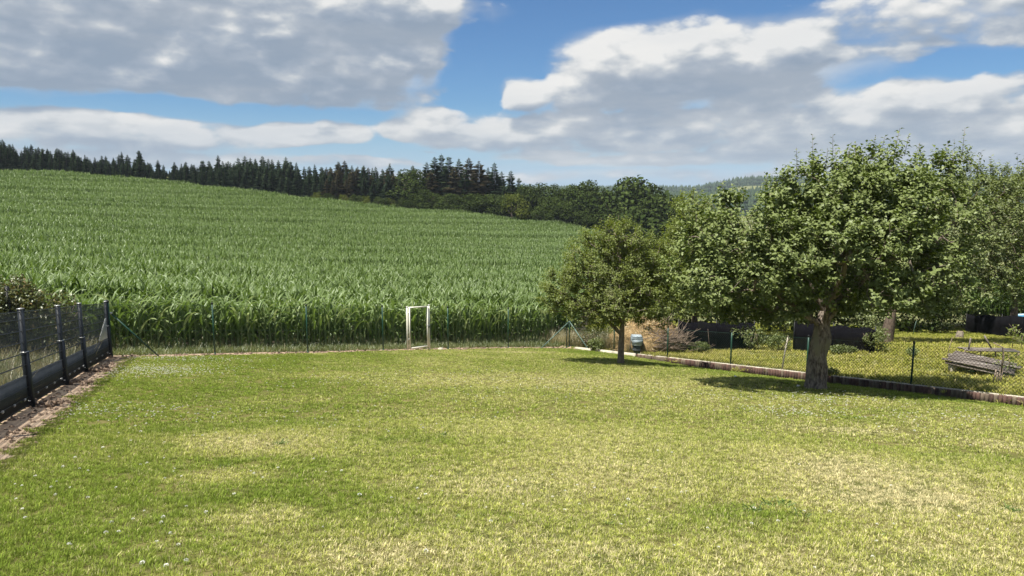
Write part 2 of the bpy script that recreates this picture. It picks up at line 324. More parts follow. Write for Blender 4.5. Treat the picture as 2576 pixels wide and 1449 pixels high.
class MB:
    """collects simple solids into one mesh"""
    def __init__(s): s.V = []; s.F = {}; s.n = 0; s.r = []
    def raw(s, V, F, r=0.5):
        V = np.asarray(V, float); s.V.append(V); s.r.append(np.full(len(V), r))
        for f in (F if isinstance(F, list) else [F]):
            f = np.asarray(f); s.F.setdefault(f.shape[1], []).append(f + s.n)
        s.n += len(V)
    def box(s, c, d, rot=None, r=0.5):
        x, y, z = np.array(d) / 2
        V = np.array([[i, j, k] for i in (-x, x) for j in (-y, y) for k in (-z, z)])
        if rot is not None: V = V @ np.asarray(rot).T
        s.raw(V + np.array(c), np.array([[0, 1, 3, 2], [4, 6, 7, 5], [0, 4, 5, 1], [2, 3, 7, 6], [0, 2, 6, 4], [1, 5, 7, 3]]), r)
    def beam(s, a, b, w, h, r=0.5):
        a = np.array(a, float); b = np.array(b, float); d = b - a; L = np.linalg.norm(d); d /= L
        up = np.array([0, 0, 1.0]) if abs(d[2]) < 0.95 else np.array([0, 1.0, 0])
        sd = np.cross(d, up); sd /= np.linalg.norm(sd); u2 = np.cross(sd, d)
        s.box((a + b) / 2, (L, w, h), np.stack([d, sd, u2], 1), r)
    def tube(s, P, Rr, k=8, r=0.5, cap=True):
        P = np.asarray(P, float); n = len(P); Rr = np.broadcast_to(Rr, (n,))
        T = np.gradient(P, axis=0); T /= np.linalg.norm(T, axis=1)[:, None] + 1e-9
        ref = np.array([0.0, 0, 1]) if abs(T[0][2]) < 0.9 else np.array([1.0, 0, 0])
        A = np.cross(T, ref); A /= np.linalg.norm(A, axis=1)[:, None] + 1e-9; B = np.cross(T, A)
        th = np.arange(k) * 2 * np.pi / k
        V = P[:, None] + Rr[:, None, None] * (np.cos(th)[None, :, None] * A[:, None] + np.sin(th)[None, :, None] * B[:, None])
        i = np.arange(n - 1)[:, None] * k; j = np.arange(k)[None]; j2 = (j + 1) % k
        F = np.stack([i + j, i + j2, i + k + j2, i + k + j], -1).reshape(-1, 4)
        fs = [F]
        if cap: fs.append(np.array([list(range(k))[::-1], [(n - 1) * k + q for q in range(k)]]))
        s.raw(V.reshape(-1, 3), fs, r)
    def me(s, name, mat, smooth=False):
        return mesh(name, np.concatenate(s.V), [np.concatenate(v) for v in s.F.values()], mat, np.concatenate(s.r), smooth=smooth)
    def build(s, name, mat, parent=None, smooth=False, **props): return add(name, s.me(name, mat, smooth), parent, **props)

def hsh(i, j, k):
    h = (i * 374761393 + j * 668265263 + k * 2147483647 + 1013904223).astype(np.int64) & 0xffffffff
    h = ((h ^ (h >> 13)) * 1274126177) & 0xffffffff
    return ((h ^ (h >> 16)) & 0xffffff) / 16777215.0
def vnoise(P, scale=1.0):
    P = np.asarray(P, float) * scale; i = np.floor(P).astype(np.int64); f = P - i; f = f * f * (3 - 2 * f)
    r = 0
    for a in (0, 1):
        for b in (0, 1):
            for c in (0, 1):
                w = (f[..., 0] if a else 1 - f[..., 0]) * (f[..., 1] if b else 1 - f[..., 1]) * (f[..., 2] if c else 1 - f[..., 2])
                r = r + w * hsh(i[..., 0] + a, i[..., 1] + b, i[..., 2] + c)
    return r
def fbm(P, scale, o=4):
    r = 0; a = 0.5
    for k in range(o): r = r + a * vnoise(np.asarray(P) + k * 17.3, scale * 2 ** k); a *= 0.5
    return r

# ------------------------------------------------------------------ the lie of the land
CL_ = np.array([-10.14, 17.62]); CR_ = np.array([2.06, 25.88])          # far fence corners
LN_ = np.array([-6.87, 9.89]); RN_ = np.array([8.73, 15.55])            # points on left and right fences
def unit(v): return v / np.linalg.norm(v)
uF = unit(CR_ - CL_); nF = np.array([-uF[1], uF[0]])                     # far fence, outward
uL = unit(LN_ - CL_); nL = np.array([uL[1], -uL[0]])                     # left fence
if nL @ (np.array([0, 10]) - CL_) > 0: nL = -nL
uR = unit(RN_ - CR_); nR = np.array([-uR[1], uR[0]])
if nR @ (np.array([0, 10]) - CR_) > 0: nR = -nR
uB = unit(np.array([19.5, 150.0]) - CR_); nB = np.array([uB[1], -uB[0]])   # right edge of the cornfield (nB to the right)
def sst(a, b, x): t = np.clip((x - a) / (b - a), 0, 1); return t * t * (3 - 2 * t)
def lawn0(x, y): return -0.0242 * x - 0.1554 * y
_c = [(-10.14, 17.62, lawn0(-10.14, 17.62)), (2.06, 25.88, lawn0(2.06, 25.88)), (-4, 21.7, lawn0(-4, 21.7)), (-8.4, 21, lawn0(-9, 20) - .1), (-1, 27, lawn0(-1, 26) - .1)]
_w = [3, 3, 2, 1, 1]
CORN_H = 1.62
for (px, py, Y) in [(0, 421, 150), (200, 437, 150), (400, 457, 150), (760, 493, 150), (1060, 519, 150), (1230, 535, 150), (1380, 551, 150), (1500, 564, 150), (1560, 572, 148)]:
    d = ray(px, py); d = d / d[1] * Y; _c.append((d[0], Y, d[2] + CAMZ - CORN_H)); _w.append(6)
_c = np.array(_c); _w = np.array(_w, float)
def _basis(x, y): x = np.asarray(x, float) / 100; y = np.asarray(y, float) / 100; return np.stack([np.ones_like(x), x, y, x * y, y * y, x * x, x * x * y], -1)
_k = np.linalg.lstsq(_basis(_c[:, 0], _c[:, 1]) * _w[:, None], _c[:, 2] * _w, rcond=None)[0]
def field(x, y):
    yc = np.minimum(y, 172); xc = np.clip(x, -160, 40)
    z = _basis(xc, yc) @ _k
    v = (x - CL_[0]) * nF[0] + (y - CL_[1]) * nF[1]
    z = z + 0.16 * np.sin(v / 13.0 * 2 * np.pi + 0.6 * np.sin(x / 31)) * sst(4, 14, v) * (1 - sst(150, 180, y))
    return z - 0.22 * np.maximum(y - 172, 0)
def H(x, y):
    x = np.asarray(x, float); y = np.asarray(y, float)
    dF = (x - CL_[0]) * nF[0] + (y - CL_[1]) * nF[1]
    dR = (x - CR_[0]) * nR[0] + (y - CR_[1]) * nR[1]
    eB = (x - CR_[0]) * nB[0] + (y - CR_[1]) * nB[1]
    P = np.stack([x, y, np.zeros_like(x)], -1)
    L = lawn0(x, y) + 0.05 * (fbm(P, 0.35, 2) - 0.37)
    lawn = L - (0.05 + 0.12 * (1 - sst(20.5, 23.5, y))) * sst(-2.5, -0.1, dR) * (1 - sst(25.0, 27.0, y))
    F = lawn + (field(x, y) - lawn) * sst(-0.5, 7, dF)
    Gd = lawn0(x, y) + 0.02 + 0.52 * sst(1, 9, dR) + 0.10 * (fbm(P, 0.5, 2) - 0.37) * sst(0.5, 2, dR)
    side = np.where(y > 34, sst(-0.5 - 2 * (1 - sst(34, 60, y)), 7, eB), sst(-2.5, 2.5, eB))
    inside = sst(-0.02, 0.10, dR)
    right = lawn + (Gd - lawn) * inside
    z = np.where(eB > -2.5, F + (right - F) * side, F)
    z = np.where(dF < 0, right, z)
    z = np.where((dF >= 0) & (dF < 3) & (eB > -2.5), right + (z - right) * sst(0, 3, dF), z)
    r = np.hypot(x, y)
    azd = np.degrees(np.arctan2(x, np.maximum(y, 1e-3)))
    valley = -22 + (10 + 17 * sst(13.5, 18.5, azd)) * sst(550, 1300, r) + 9 * (fbm(P, 0.0023, 4) - 0.4)
    z = np.where(side > 0.0, z + (np.maximum(z, -20) - z) * sst(80, 130, y) * side, z)
    return z + (valley - z) * sst(230, 520, r)
def hz_(x, y): return float(H(np.array([x]), np.array([y]))[0])
def ground_at(px, py, lo=2.0, hi=200.0):
    d = ray(px, py); t = np.linspace(lo, hi, 6000); P = d[None] * t[:, None]; P[:, 2] += CAMZ
    k = np.argmax(P[:, 2] < H(P[:, 0], P[:, 1])); return P[k]

# ground: one sheet out past the horizon, fine near, coarse far
th = np.radians(np.concatenate([np.arange(-62, 62, 0.8), np.arange(62, 298, 6.0)])); nt_ = len(th)
rr = np.concatenate([[0.0], np.linspace(1, 40, 118), np.geomspace(40.4, 3200, 150)])
X = rr[:, None] * np.sin(th); Y = rr[:, None] * np.cos(th); Z = H(X, Y)
Z = Z - 0.012 - 0.13 * np.exp(-(((X - CR_[0]) * nR[0] + (Y - CR_[1]) * nR[1]) / 0.38) ** 2) * (Y < 26)
i = np.arange(len(rr) - 1)[:, None] * nt_; j = np.arange(nt_)[None]; j2 = (j + 1) % nt_
add('ground', mesh('ground', np.stack([X, Y, Z], -1).reshape(-1, 3), np.stack([i + j, i + nt_ + j, i + nt_ + j2, i + j2], -1).reshape(-1, 4), M_ground, smooth=True), kind='structure')

def sheet(name, inside, x0, x1, y0, y1, step, lift, mat, kind='structure'):
    xs = np.arange(x0, x1 + step, step); ys = np.arange(y0, y1 + step, step)
    X, Y = np.meshgrid(xs, ys, indexing='ij'); Z = H(X, Y) + lift
    cx = (X[:-1, :-1] + X[1:, 1:]) / 2; cy = (Y[:-1, :-1] + Y[1:, 1:]) / 2
    ok = inside(cx, cy); n = len(ys)
    ii, jj = np.nonzero(ok); q = ii * n + jj
    F = np.stack([q, q + n, q + n + 1, q + 1], -1)
    used = np.unique(F); mp = np.zeros(X.size, int); mp[used] = np.arange(len(used))
    V = np.stack([X, Y, Z], -1).reshape(-1, 3)[used]
    return add(name, mesh(name, V, mp[F], mat, smooth=True), kind=kind)
def dists(x, y):
    return ((x - CL_[0]) * nF[0] + (y - CL_[1]) * nF[1], (x - CR_[0]) * nR[0] + (y - CR_[1]) * nR[1],
            (x - CL_[0]) * nL[0] + (y - CL_[1]) * nL[1], (x - CR_[0]) * nB[0] + (y - CR_[1]) * nB[1])
def edge_wob(x, y): return 0.22 * (fbm(np.stack([x, y, x * 0], -1), 1.6, 3) - 0.44)
def in_lawn(x, y):
    f, r, l, b = dists(x, y); w = edge_wob(x, y)
    return (f < -0.32 + w) & (r < -0.13) & (l < -0.50 + 1.4 * w)
sheet('lawn', in_lawn, -12, 16, -3, 27, 0.11, 0.010, M_lawn)
sheet('soil_strip', lambda x, y: (dists(x, y)[0] < 0.55 + edge_wob(x, y)) & (dists(x, y)[2] < 0.05) & (dists(x, y)[1] < 0.02) & ((dists(x, y)[0] > -0.75) | (dists(x, y)[2] > -1.3)), -12, 4, -3, 28, 0.13, 0.002, M_soil)
sheet('cornfield_ground', lambda x, y: (dists(x, y)[0] > 1.7) & (dists(x, y)[3] < 0.5) & (y < 60), -62, 8, 15, 62, 0.9, 0.004, M_gnd2)

# ------------------------------------------------------------------ instancing on points (for what nobody could count)
def scatter(name, protos, P, rot, scl, idx, extra=None, **props):
    """one object: prototypes instanced on a point cloud by geometry nodes"""
    pc = bpy.data.collections.new(name + '_prototypes')
    for k, me in enumerate(protos):
        pc.objects.link(bpy.data.objects.new('%s_proto_%02d' % (name, k), me))
    me = bpy.data.meshes.new(name); me.vertices.add(len(P)); me.vertices.foreach_set('co', np.asarray(P, np.float32).ravel())
    a = me.attributes.new('rot', 'FLOAT_VECTOR', 'POINT'); a.data.foreach_set('vector', np.asarray(rot, np.float32).ravel())
    a = me.attributes.new('scl', 'FLOAT_VECTOR', 'POINT'); a.data.foreach_set('vector', np.asarray(scl, np.float32).ravel())
    a = me.attributes.new('idx', 'INT', 'POINT'); a.data.foreach_set('value', np.asarray(idx, np.int32))
    if extra is not None:
        a = me.attributes.new('dry', 'FLOAT', 'POINT'); a.data.foreach_set('value', np.asarray(extra, np.float32))
    o = add(name, me, **props)
    ng = bpy.data.node_groups.new(name, 'GeometryNodeTree')
    ng.interface.new_socket('Geometry', in_out='INPUT', socket_type='NodeSocketGeometry')
    ng.interface.new_socket('Geometry', in_out='OUTPUT', socket_type='NodeSocketGeometry')
    n = ng.nodes; l = ng.links
    gi = n.new('NodeGroupInput'); go = n.new('NodeGroupOutput')
    ci = n.new('GeometryNodeCollectionInfo'); ci.inputs[0].default_value = pc; ci.inputs['Separate Children'].default_value = True; ci.inputs['Reset Children'].default_value = True
    ip = n.new('GeometryNodeInstanceOnPoints'); ip.inputs['Pick Instance'].default_value = True
    def at(nm, t):
        q = n.new('GeometryNodeInputNamedAttribute'); q.data_type = t; q.inputs[0].default_value = nm; return q.outputs[0]
    er = n.new('FunctionNodeEulerToRotation'); l.new(at('rot', 'FLOAT_VECTOR'), er.inputs[0])
    l.new(gi.outputs[0], ip.inputs['Points']); l.new(ci.outputs[0], ip.inputs['Instance']); l.new(at('idx', 'INT'), ip.inputs['Instance Index'])
    l.new(er.outputs[0], ip.inputs['Rotation']); l.new(at('scl', 'FLOAT_VECTOR'), ip.inputs['Scale'])
    l.new(ip.outputs[0], go.inputs[0])
    md = o.modifiers.new('scatter', 'NODES'); md.node_group = ng
    return o
def slope_euler(x, y, yaw):
    e = 0.15; gx = (H(x + e, y) - H(x - e, y)) / (2 * e); gy = (H(x, y + e) - H(x, y - e)) / (2 * e)
    out = np.zeros((len(x), 3))
    for k in range(len(x)):
        n = Vector((-gx[k], -gy[k], 1)).normalized()
        q = Vector((0, 0, 1)).rotation_difference(n).to_matrix() @ Matrix.Rotation(yaw[k], 3, 'Z')
        out[k] = q.to_euler()
    return out

# grass patches
def grass_patch(name, n, size, hgt, wid, mat, lean=0.5, curl=0.4, seed=0):
    g = np.random.default_rng(seed)
    nt = max(4, n // 14); tc = g.uniform(-size, size, (nt, 2)) / 2; ti = g.integers(0, nt, n); of = g.normal(0, size * .055, (n, 2)); th_ = g.uniform(.65, 1.3, nt)[ti]
    b = np.column_stack([tc[ti] + of, np.full(n, -0.006)])
    a = np.arctan2(of[:, 1], of[:, 0]) + g.normal(0, .9, n); ln = np.abs(g.normal(0, lean, n)); hh = hgt * g.uniform(0.55, 1.25, n) * th_
    side = np.column_stack([np.cos(a + 1.57 + g.normal(0, .4, n)), np.sin(a + 1.57), np.zeros(n)])
    d1 = np.column_stack([np.cos(a) * np.sin(ln), np.sin(a) * np.sin(ln), np.cos(ln)])
    l2 = ln + curl * g.uniform(0.2, 1.8, n)
    d2 = np.column_stack([np.cos(a) * np.sin(l2), np.sin(a) * np.sin(l2), np.cos(l2)])
    m = b + d1 * (hh * 0.55)[:, None]; t = m + d2 * (hh * 0.5)[:, None]
    w = (wid * g.uniform(0.7, 1.3, n))[:, None]
    V = np.stack([b - side * w, b + side * w, m + side * w * .85, m - side * w * .85, t], 1).reshape(-1, 3)
    k = np.arange(n)[:, None] * 5
    F4 = k + np.array([[0, 1, 2, 3]]); F3 = k + np.array([[3, 2, 4]])
    return mesh(name, V, [F4, F3], mat, np.repeat(g.random(n), 5), np.tile([0, 0, .6, .6, 1.0], n))
turf_near = [grass_patch('turf_patch', 620, 0.30, 0.042, 0.0021, M_turf, 0.62, 0.6, seed=k) for k in range(8)]
turf_far = [grass_patch('turf_patch_far', 300, 0.36, 0.040, 0.0034, M_turf, 0.6, 0.6, seed=20 + k) for k in range(6)]
def jgrid(x0, x1, y0, y1, st):
    X, Y = np.meshgrid(np.arange(x0, x1, st), np.arange(y0, y1, st), indexing='ij')
    X = X.ravel() + rng.uniform(-.35, .35, X.size) * st; Y = Y.ravel() + rng.uniform(-.35, .35, Y.size) * st; return X, Y
def wedge(x, y, m=1.5, k=0.78): return (np.abs(x) < k * y + m)
# dry and lush spots as they lie on this lawn (view point -> place), radius across / along in metres
SPOTS = [(640, 1120, .9, .6, .75), (560, 1200, .5, .35, .5), (660, 1310, .35, .25, .6), (960, 1400, .55, .35, .75), (1330, 888, 1.6, .25, .7),
         (1500, 1200, 1.1, .8, .35), (2140, 1180, 1.0, .7, .7), (2300, 1260, 1.2, .7, .6), (2520, 1120, .6, .5, .6), (2120, 1085, .9, .3, .6),
         (1900, 1420, 1.0, .4, .4), (1250, 1240, .6, .5, .35), (1450, 1395, .5, .3, .35), (2450, 1400, .7, .5, .45), (1150, 960, 2.2, 1.2, .3), (1500, 960, 2, 1.0, .3),
         (2000, 1300, .8, .35, -.5), (760, 1180, 1.0, .5, -.35), (1100, 1110, .9, .4, -.3), (900, 1250, .6, .4, -.25), (1600, 1120, 1.2, .6, .2), (2250, 1100, 1.6, .4, -.1),
         (1300, 1080, 1.8, .8, .2), (200, 1250, 1.6, 1.0, -.35), (300, 1000, 1.5, 1.5, -.15), (60, 1400, .8, .5, -.1)]
SP = [(ground_at(a, b)[:2], rx, ry, s) for a, b, rx, ry, s in SPOTS]
def dryness(x, y):
    v = 0.20 + 0.20 * sst(-4.5, 0.8, x + 0.1 * y) + 0.08 * sst(-1, 3, x)
    P = np.stack([x, y, x * 0], -1)
    v = v + 0.5 * (fbm(P, 0.9, 3) - 0.44) + 0.35 * (fbm(P + 9, 2.6, 2) - 0.37)
    for c, rx, ry, s in SP:
        q = ((x - c[0]) / rx) ** 2 + ((y - c[1]) / ry) ** 2; v = v + (s * 1.15 if s > 0 else s * .6) * np.exp(-q)
    f, r, l, b = dists(x, y)
    v = v - 0.28 * sst(-4.0, -0.8, r) * sst(7, 11, y)          # greener, less dry turf towards the right fence
    return v
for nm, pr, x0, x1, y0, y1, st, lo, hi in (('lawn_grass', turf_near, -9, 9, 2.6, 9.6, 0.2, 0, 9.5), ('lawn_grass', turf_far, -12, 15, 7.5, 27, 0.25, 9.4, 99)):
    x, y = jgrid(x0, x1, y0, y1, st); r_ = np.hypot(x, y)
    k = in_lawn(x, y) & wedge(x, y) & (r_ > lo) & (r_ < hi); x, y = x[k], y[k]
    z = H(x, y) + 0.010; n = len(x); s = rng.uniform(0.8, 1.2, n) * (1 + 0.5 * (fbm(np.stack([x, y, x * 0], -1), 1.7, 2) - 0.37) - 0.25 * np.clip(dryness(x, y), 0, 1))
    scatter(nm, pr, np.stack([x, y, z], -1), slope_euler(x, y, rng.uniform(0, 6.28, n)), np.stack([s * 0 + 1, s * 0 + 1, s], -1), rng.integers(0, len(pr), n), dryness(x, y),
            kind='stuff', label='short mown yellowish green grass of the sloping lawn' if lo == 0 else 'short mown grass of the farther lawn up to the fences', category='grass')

# ------------------------------------------------------------------ corn
def leaf_strip(base, yaw, L, w, up0, bend, twist, seg, fold, r):
    """an arching blade; returns verts, quads, rand"""
    t = np.linspace(0, 1, seg + 1); ang = up0 + bend * t ** 1.5
    dx = np.sin(ang); dz = np.cos(ang); st = L / seg
    px = np.concatenate([[0], np.cumsum((dx[:-1] + dx[1:]) / 2 * st)]); pz = np.concatenate([[0], np.cumsum((dz[:-1] + dz[1:]) / 2 * st)])
    W = w * (np.minimum(1, 0.55 + t * 2.2)) * np.sqrt(np.clip(1 - t ** 2.2, 0, 1)); W[-1] = 0.002
    h = np.array([math.cos(yaw), math.sin(yaw), 0]); s = np.array([-math.sin(yaw), math.cos(yaw), 0])
    C = base + px[:, None] * h + np.array([0, 0, 1]) * pz[:, None] + s * (np.sin(t * 2.2) * twist)[:, None] * L * 0.2
    nrm = -dz[:, None] * h + dx[:, None] * np.array([0, 0, 1.0])
    ca = np.cos(twist * 1.6 * t)[:, None]; sa = np.sin(twist * 1.6 * t)[:, None]
    S2 = s * ca + nrm * sa
    if fold:
        V = np.stack([C - S2 * W[:, None] + nrm * W[:, None] * .35, C, C + S2 * W[:, None] + nrm * W[:, None] * .35], 1); k = 3
    else: V = np.stack([C - S2 * W[:, None], C + S2 * W[:, None]], 1); k = 2
    V = V.reshape(-1, 3); F = []
    for q in range(seg):
        for c in range(k - 1): F.append((q * k + c, q * k + c + 1, (q + 1) * k + c + 1, (q + 1) * k + c))
    return V, np.array(F), np.full(len(V), r)
def corn_leaf_params(g, nl, hgt):
    out = []; plane = g.uniform(0, 6.28)
    for k in range(nl):
        f = k / (nl - 1); z = hgt * (0.09 + 0.66 * f ** 0.9)
        yaw = plane + (k % 2) * math.pi + g.normal(0, 0.35)
        L = (0.46 + 0.42 * math.sin(math.pi * min(1, 0.15 + 0.75 * f))) * g.uniform(0.85, 1.15) * (0.72 if f < 0.2 else 1)
        up0 = (0.62 - 0.50 * f) * g.uniform(0.8, 1.15); bend = (2.0 - 0.95 * f) * g.uniform(0.45, 1.3)
        out.append((z, yaw, L, 0.034 * g.uniform(0.8, 1.2) * (0.7 if f < .15 else 1), up0, bend, g.normal(0, 0.45)))
    return out
def corn_row_patch(name, n, length, seg, nl, fold, seed, wmul=1.0):
    g = np.random.default_rng(seed); m = MB(); Vl, Fl, rl, ms = [], [], [], []
    for q in range(n):
        x = (q + 0.5) / n * length - length / 2 + g.normal(0, .03); b = np.array([x, g.normal(0, .03), 0]); hgt = CORN_H * g.uniform(0.88, 1.10)
        m.tube([b, b + [g.normal(0, .02), g.normal(0, .02), hgt * .5], b + [g.normal(0, .03), g.normal(0, .03), hgt * .86]], [0.015, 0.013, 0.006], 4, 0.3, cap=False)
        for (z, yaw, L, w, u, bd, tw) in corn_leaf_params(g, nl, hgt):
            V, F, r = leaf_strip(b + np.array([0, 0, z]), yaw, L, w * wmul, u, bd, tw, seg, fold, g.random()); m.raw(V, F, r[0])
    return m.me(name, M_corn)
rows_near = [corn_row_patch('corn_row', 5, 0.75, 6, 12, True, 100 + k) for k in range(8)]
rows_far = [corn_row_patch('corn_row_far', 5, 0.75, 4, 9, False, 200 + k, 1.15) for k in range(8)]
ROW0 = 1.75
def field_pt(s, v): p = CL_ + np.outer(s, uF) + np.outer(v, nF); return p[:, 0], p[:, 1]
for lo, hi, protos, nm in ((0.0, 30, rows_near, 'corn_crop'), (30, 999, rows_far, 'corn_crop')):
    rows = ROW0 + 0.75 * np.arange(3 if lo == 0 else 0, 210)
    s_ = np.arange(-190, 170, 0.75)
    SS, VV = np.meshgrid(s_, rows, indexing='ij'); SS = SS.ravel() + rng.uniform(-.1, .1, SS.size); VV = VV.ravel() + rng.uniform(-.05, .05, VV.size)
    x, y = field_pt(SS, VV); f, r, l, b = dists(x, y); r_ = np.hypot(x, y)
    k = (y > 0) & (b < -0.3) & (y < 151 + 3 * np.sin(x / 17)) & (x > -0.80 * y - 3) & (r_ >= lo + 0) & (VV >= lo) & (VV < hi)
    x, y, VV, SS_ = x[k], y[k], VV[k], SS[k]; n = len(x)
    P3 = np.stack([x, y, x * 0], -1)
    bnd = np.exp(-(((VV + 1.1 * np.sin(SS_ / 23)) % 7.5 - 3.7) / .75) ** 2)
    hs = 0.89 + 0.19 * bnd + 0.30 * (fbm(P3, 0.14, 3) - 0.44) + rng.normal(0, .04, n) + 0.10
    yaw = math.atan2(uF[1], uF[0]) + (rng.random(n) < .5) * math.pi + rng.normal(0, .05, n)
    scatter(nm, protos, np.stack([x, y, H(x, y) - 0.02], -1), np.stack([x * 0, x * 0, yaw], -1), np.stack([np.ones(n), np.ones(n) * 1.15, hs], -1), rng.integers(0, 8, n),
            kind='stuff', label='dense green corn crop behind the front rows' if lo == 0 else 'corn crop on the far slope running up to the spruce wood', category='corn')
# the 300 nearest plants are things: stalk and leaves
LEAFM = []
gl = np.random.default_rng(5)
for k in range(14):
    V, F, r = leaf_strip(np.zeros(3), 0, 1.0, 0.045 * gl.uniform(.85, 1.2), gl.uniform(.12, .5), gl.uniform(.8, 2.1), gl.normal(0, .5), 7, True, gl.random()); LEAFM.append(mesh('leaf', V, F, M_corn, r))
STALKM = []
for k in range(4):
    m = MB(); hgt = 1.0; P = [[0, 0, -0.02]]; 
    for q in range(1, 9): P.append([gl.normal(0, .008), gl.normal(0, .008), hgt * q / 8 * .9])
    m.tube(P, [0.016, 0.0165, .015, .0145, .013, .012, .010, .008, .005], 6, .3); STALKM.append(m.me('stalk', M_cornstalk, True))
cnt = 0
for row in range(4):
    v = ROW0 + 0.75 * row
    # rows 0..2 fill the stretch behind the far fence
    s = -1.2 if row == 0 else -1.6
    while s < 15.4 and cnt < 300 and row < 3:
        px_, py_ = (CL_ + uF * (s + random.uniform(-.03, .03)) + nF * (v + random.uniform(-.04, .04)))
        hgt = CORN_H * random.uniform(0.86, 1.08); s += 0.165 * random.uniform(.9, 1.1)
        plant = thing('corn_plant', 'green corn plant with arching leaves in the front rows behind the fence', 'corn plant', (px_, py_, hz_(px_, py_) - 0.01), 'corn plants in the front rows of the field')
        st_ = add('stalk', STALKM[cnt % 4], plant); st_.scale = (1, 1, hgt)
        for (z, yaw, L, w, u, bd, tw) in corn_leaf_params(gl, 9, hgt):
            lf = add('leaf', LEAFM[int(gl.integers(0, 14))], plant, (0, 0, z)); f = z / hgt
            lf.rotation_euler = (0, -0.25 * max(0, f - .35), yaw); lf.scale = (L, L * gl.uniform(.8, 1.1), L)
        cnt += 1

# ------------------------------------------------------------------ rough grass, weeds, garden turf
rough_p = [grass_patch('rough_patch', 60, 0.3, 0.20, 0.0045, M_strip, 0.45, 0.7, seed=40 + k) for k in range(5)]
tall_p = [grass_patch('tall_patch', 46, 0.35, 0.55, 0.005, M_dry, 0.30, 0.5, seed=50 + k) for k in range(4)]
gard_p = [grass_patch('garden_patch', 160, 0.42, 0.085, 0.0048, M_gturf, 0.55, 0.6, seed=60 + k) for k in range(6)]
def strip_scatter(name, protos, cond, x0, x1, y0, y1, st, smin, smax, label, cat='grass', dry=None, up=False):
    x, y = jgrid(x0, x1, y0, y1, st); k = cond(x, y); x, y = x[k], y[k]; n = len(x)
    s = rng.uniform(smin, smax, n)
    rot = np.stack([x * 0, x * 0, rng.uniform(0, 6.28, n)], -1) if up else slope_euler(x, y, rng.uniform(0, 6.28, n))
    scatter(name, protos, np.stack([x, y, H(x, y)], -1), rot, np.stack([s, s, s], -1), rng.integers(0, len(protos), n), dry(x, y) if dry is not None else None, kind='stuff', label=label, category=cat)
strip_scatter('grass_strip', rough_p, lambda x, y: (dists(x, y)[0] > 0.32 + .6 * edge_wob(x, y)) & ((dists(x, y)[0] < 1.9 + 1.5 * edge_wob(x, y)) | ((dists(x, y)[0] < 5.5) & (rng.random(len(x)) < .45))) & (dists(x, y)[2] < 1.5) & (dists(x, y)[3] < 1.5), -13, 5, 15, 34, 0.17, .45, 1.1, 'rough grass and weeds between the far fence and the corn')
strip_scatter('garden_grass', gard_p, lambda x, y: (dists(x, y)[1] > 0.10) & (dists(x, y)[3] > 0.5) & (x < 0.8 * y + 3) & (y < 44), 1, 36, 9, 44, 0.30, .6, 1.3, 'uneven yellow green grass of the neighbouring garden', dry=lambda x, y: 0.48 + 0.6 * (fbm(np.stack([x, y, x * 0], -1), .6, 3) - .44) - 0.25 * sst(26, 34, y))
strip_scatter('bank_grass', tall_p, lambda x, y: (dists(x, y)[2] > 0.15) & (dists(x, y)[2] < 7) & (dists(x, y)[0] < 1.2), -17, -3, 3, 22, 0.30, .4, 1.0, 'tall dry grass on the ground beyond the left fence', up=True)
strip_scatter('bank_grass', rough_p, lambda x, y: (dists(x, y)[2] > 0.32) & (dists(x, y)[2] < 9) & (dists(x, y)[0] < 1.2), -19, -3, 3, 22, 0.2, .8, 1.8, 'green grass on the ground beyond the left fence', up=True)
strip_scatter('corner_weeds', tall_p, lambda x, y: (dists(x, y)[1] > 0.2) & (dists(x, y)[1] < 1.8) & (np.hypot(x - 2.9, y - 25.6) < 2.6), 1, 6, 22, 29, 0.2, .6, 1.15, 'tall brown and green weeds by the fence corner', up=True)
# soil clods along the far fence
m = MB()
for k in range(420):
    s = rng.uniform(-.4, 15); v = rng.normal(0.0, .16); p = CL_ + uF * s + nF * v; z = hz_(*p); a = rng.uniform(.012, .05)
    m.tube([[p[0] - a, p[1], z], [p[0], p[1], z + a * .4], [p[0] + a, p[1] + a * .4, z]], [a * .3, a * .8, a * .3], 5, rng.random())
for k in range(380):
    s = rng.uniform(.2, 12); v = -abs(rng.normal(.25, .22)); p = CL_ + uL * s + nL * v; z = hz_(*p); a = rng.uniform(.010, .035)
    m.tube([[p[0] - a, p[1], z], [p[0], p[1], z + a * .4], [p[0] + a, p[1] + a * .4, z]], [a * .3, a * .8, a * .3], 5, rng.random())
m.build('soil_crumbs', M_clod, kind='stuff', label='pinkish brown soil crumbs along the foot of the far and left fences', category='soil')

# ------------------------------------------------------------------ trees
def leaves_mesh(name, B, Dr, Nn, L, Wd, mat, g, fold=0.22, curl=0.25):
    """a leaf per row: base, direction, face normal, length, half-width"""
    Dr = Dr / (np.linalg.norm(Dr, axis=1)[:, None] + 1e-9); Nn = Nn - Dr * (Nn * Dr).sum(1)[:, None]; Nn /= np.linalg.norm(Nn, axis=1)[:, None] + 1e-9
    Sd = np.cross(Dr, Nn); n = len(B); L = L[:, None]; W = Wd[:, None]; cu = (curl * g.uniform(-0.4, 1.4, n))[:, None]
    b = B; m = B + Dr * L * .48; t = B + Dr * L * .95 - Nn * L * cu
    lf = B + Dr * L * .42 + Sd * W + Nn * W * fold * 2; rt = B + Dr * L * .42 - Sd * W + Nn * W * fold * 2
    V = np.stack([b, lf, t, rt, m], 1).reshape(-1, 3); k = np.arange(n)[:, None] * 5
    F = np.concatenate([k + np.array([[0, 4, 1]]), k + np.array([[1, 4, 2]]), k + np.array([[2, 4, 3]]), k + np.array([[3, 4, 0]])])
    return mesh(name, V, F, mat, np.repeat(g.random(n), 5))
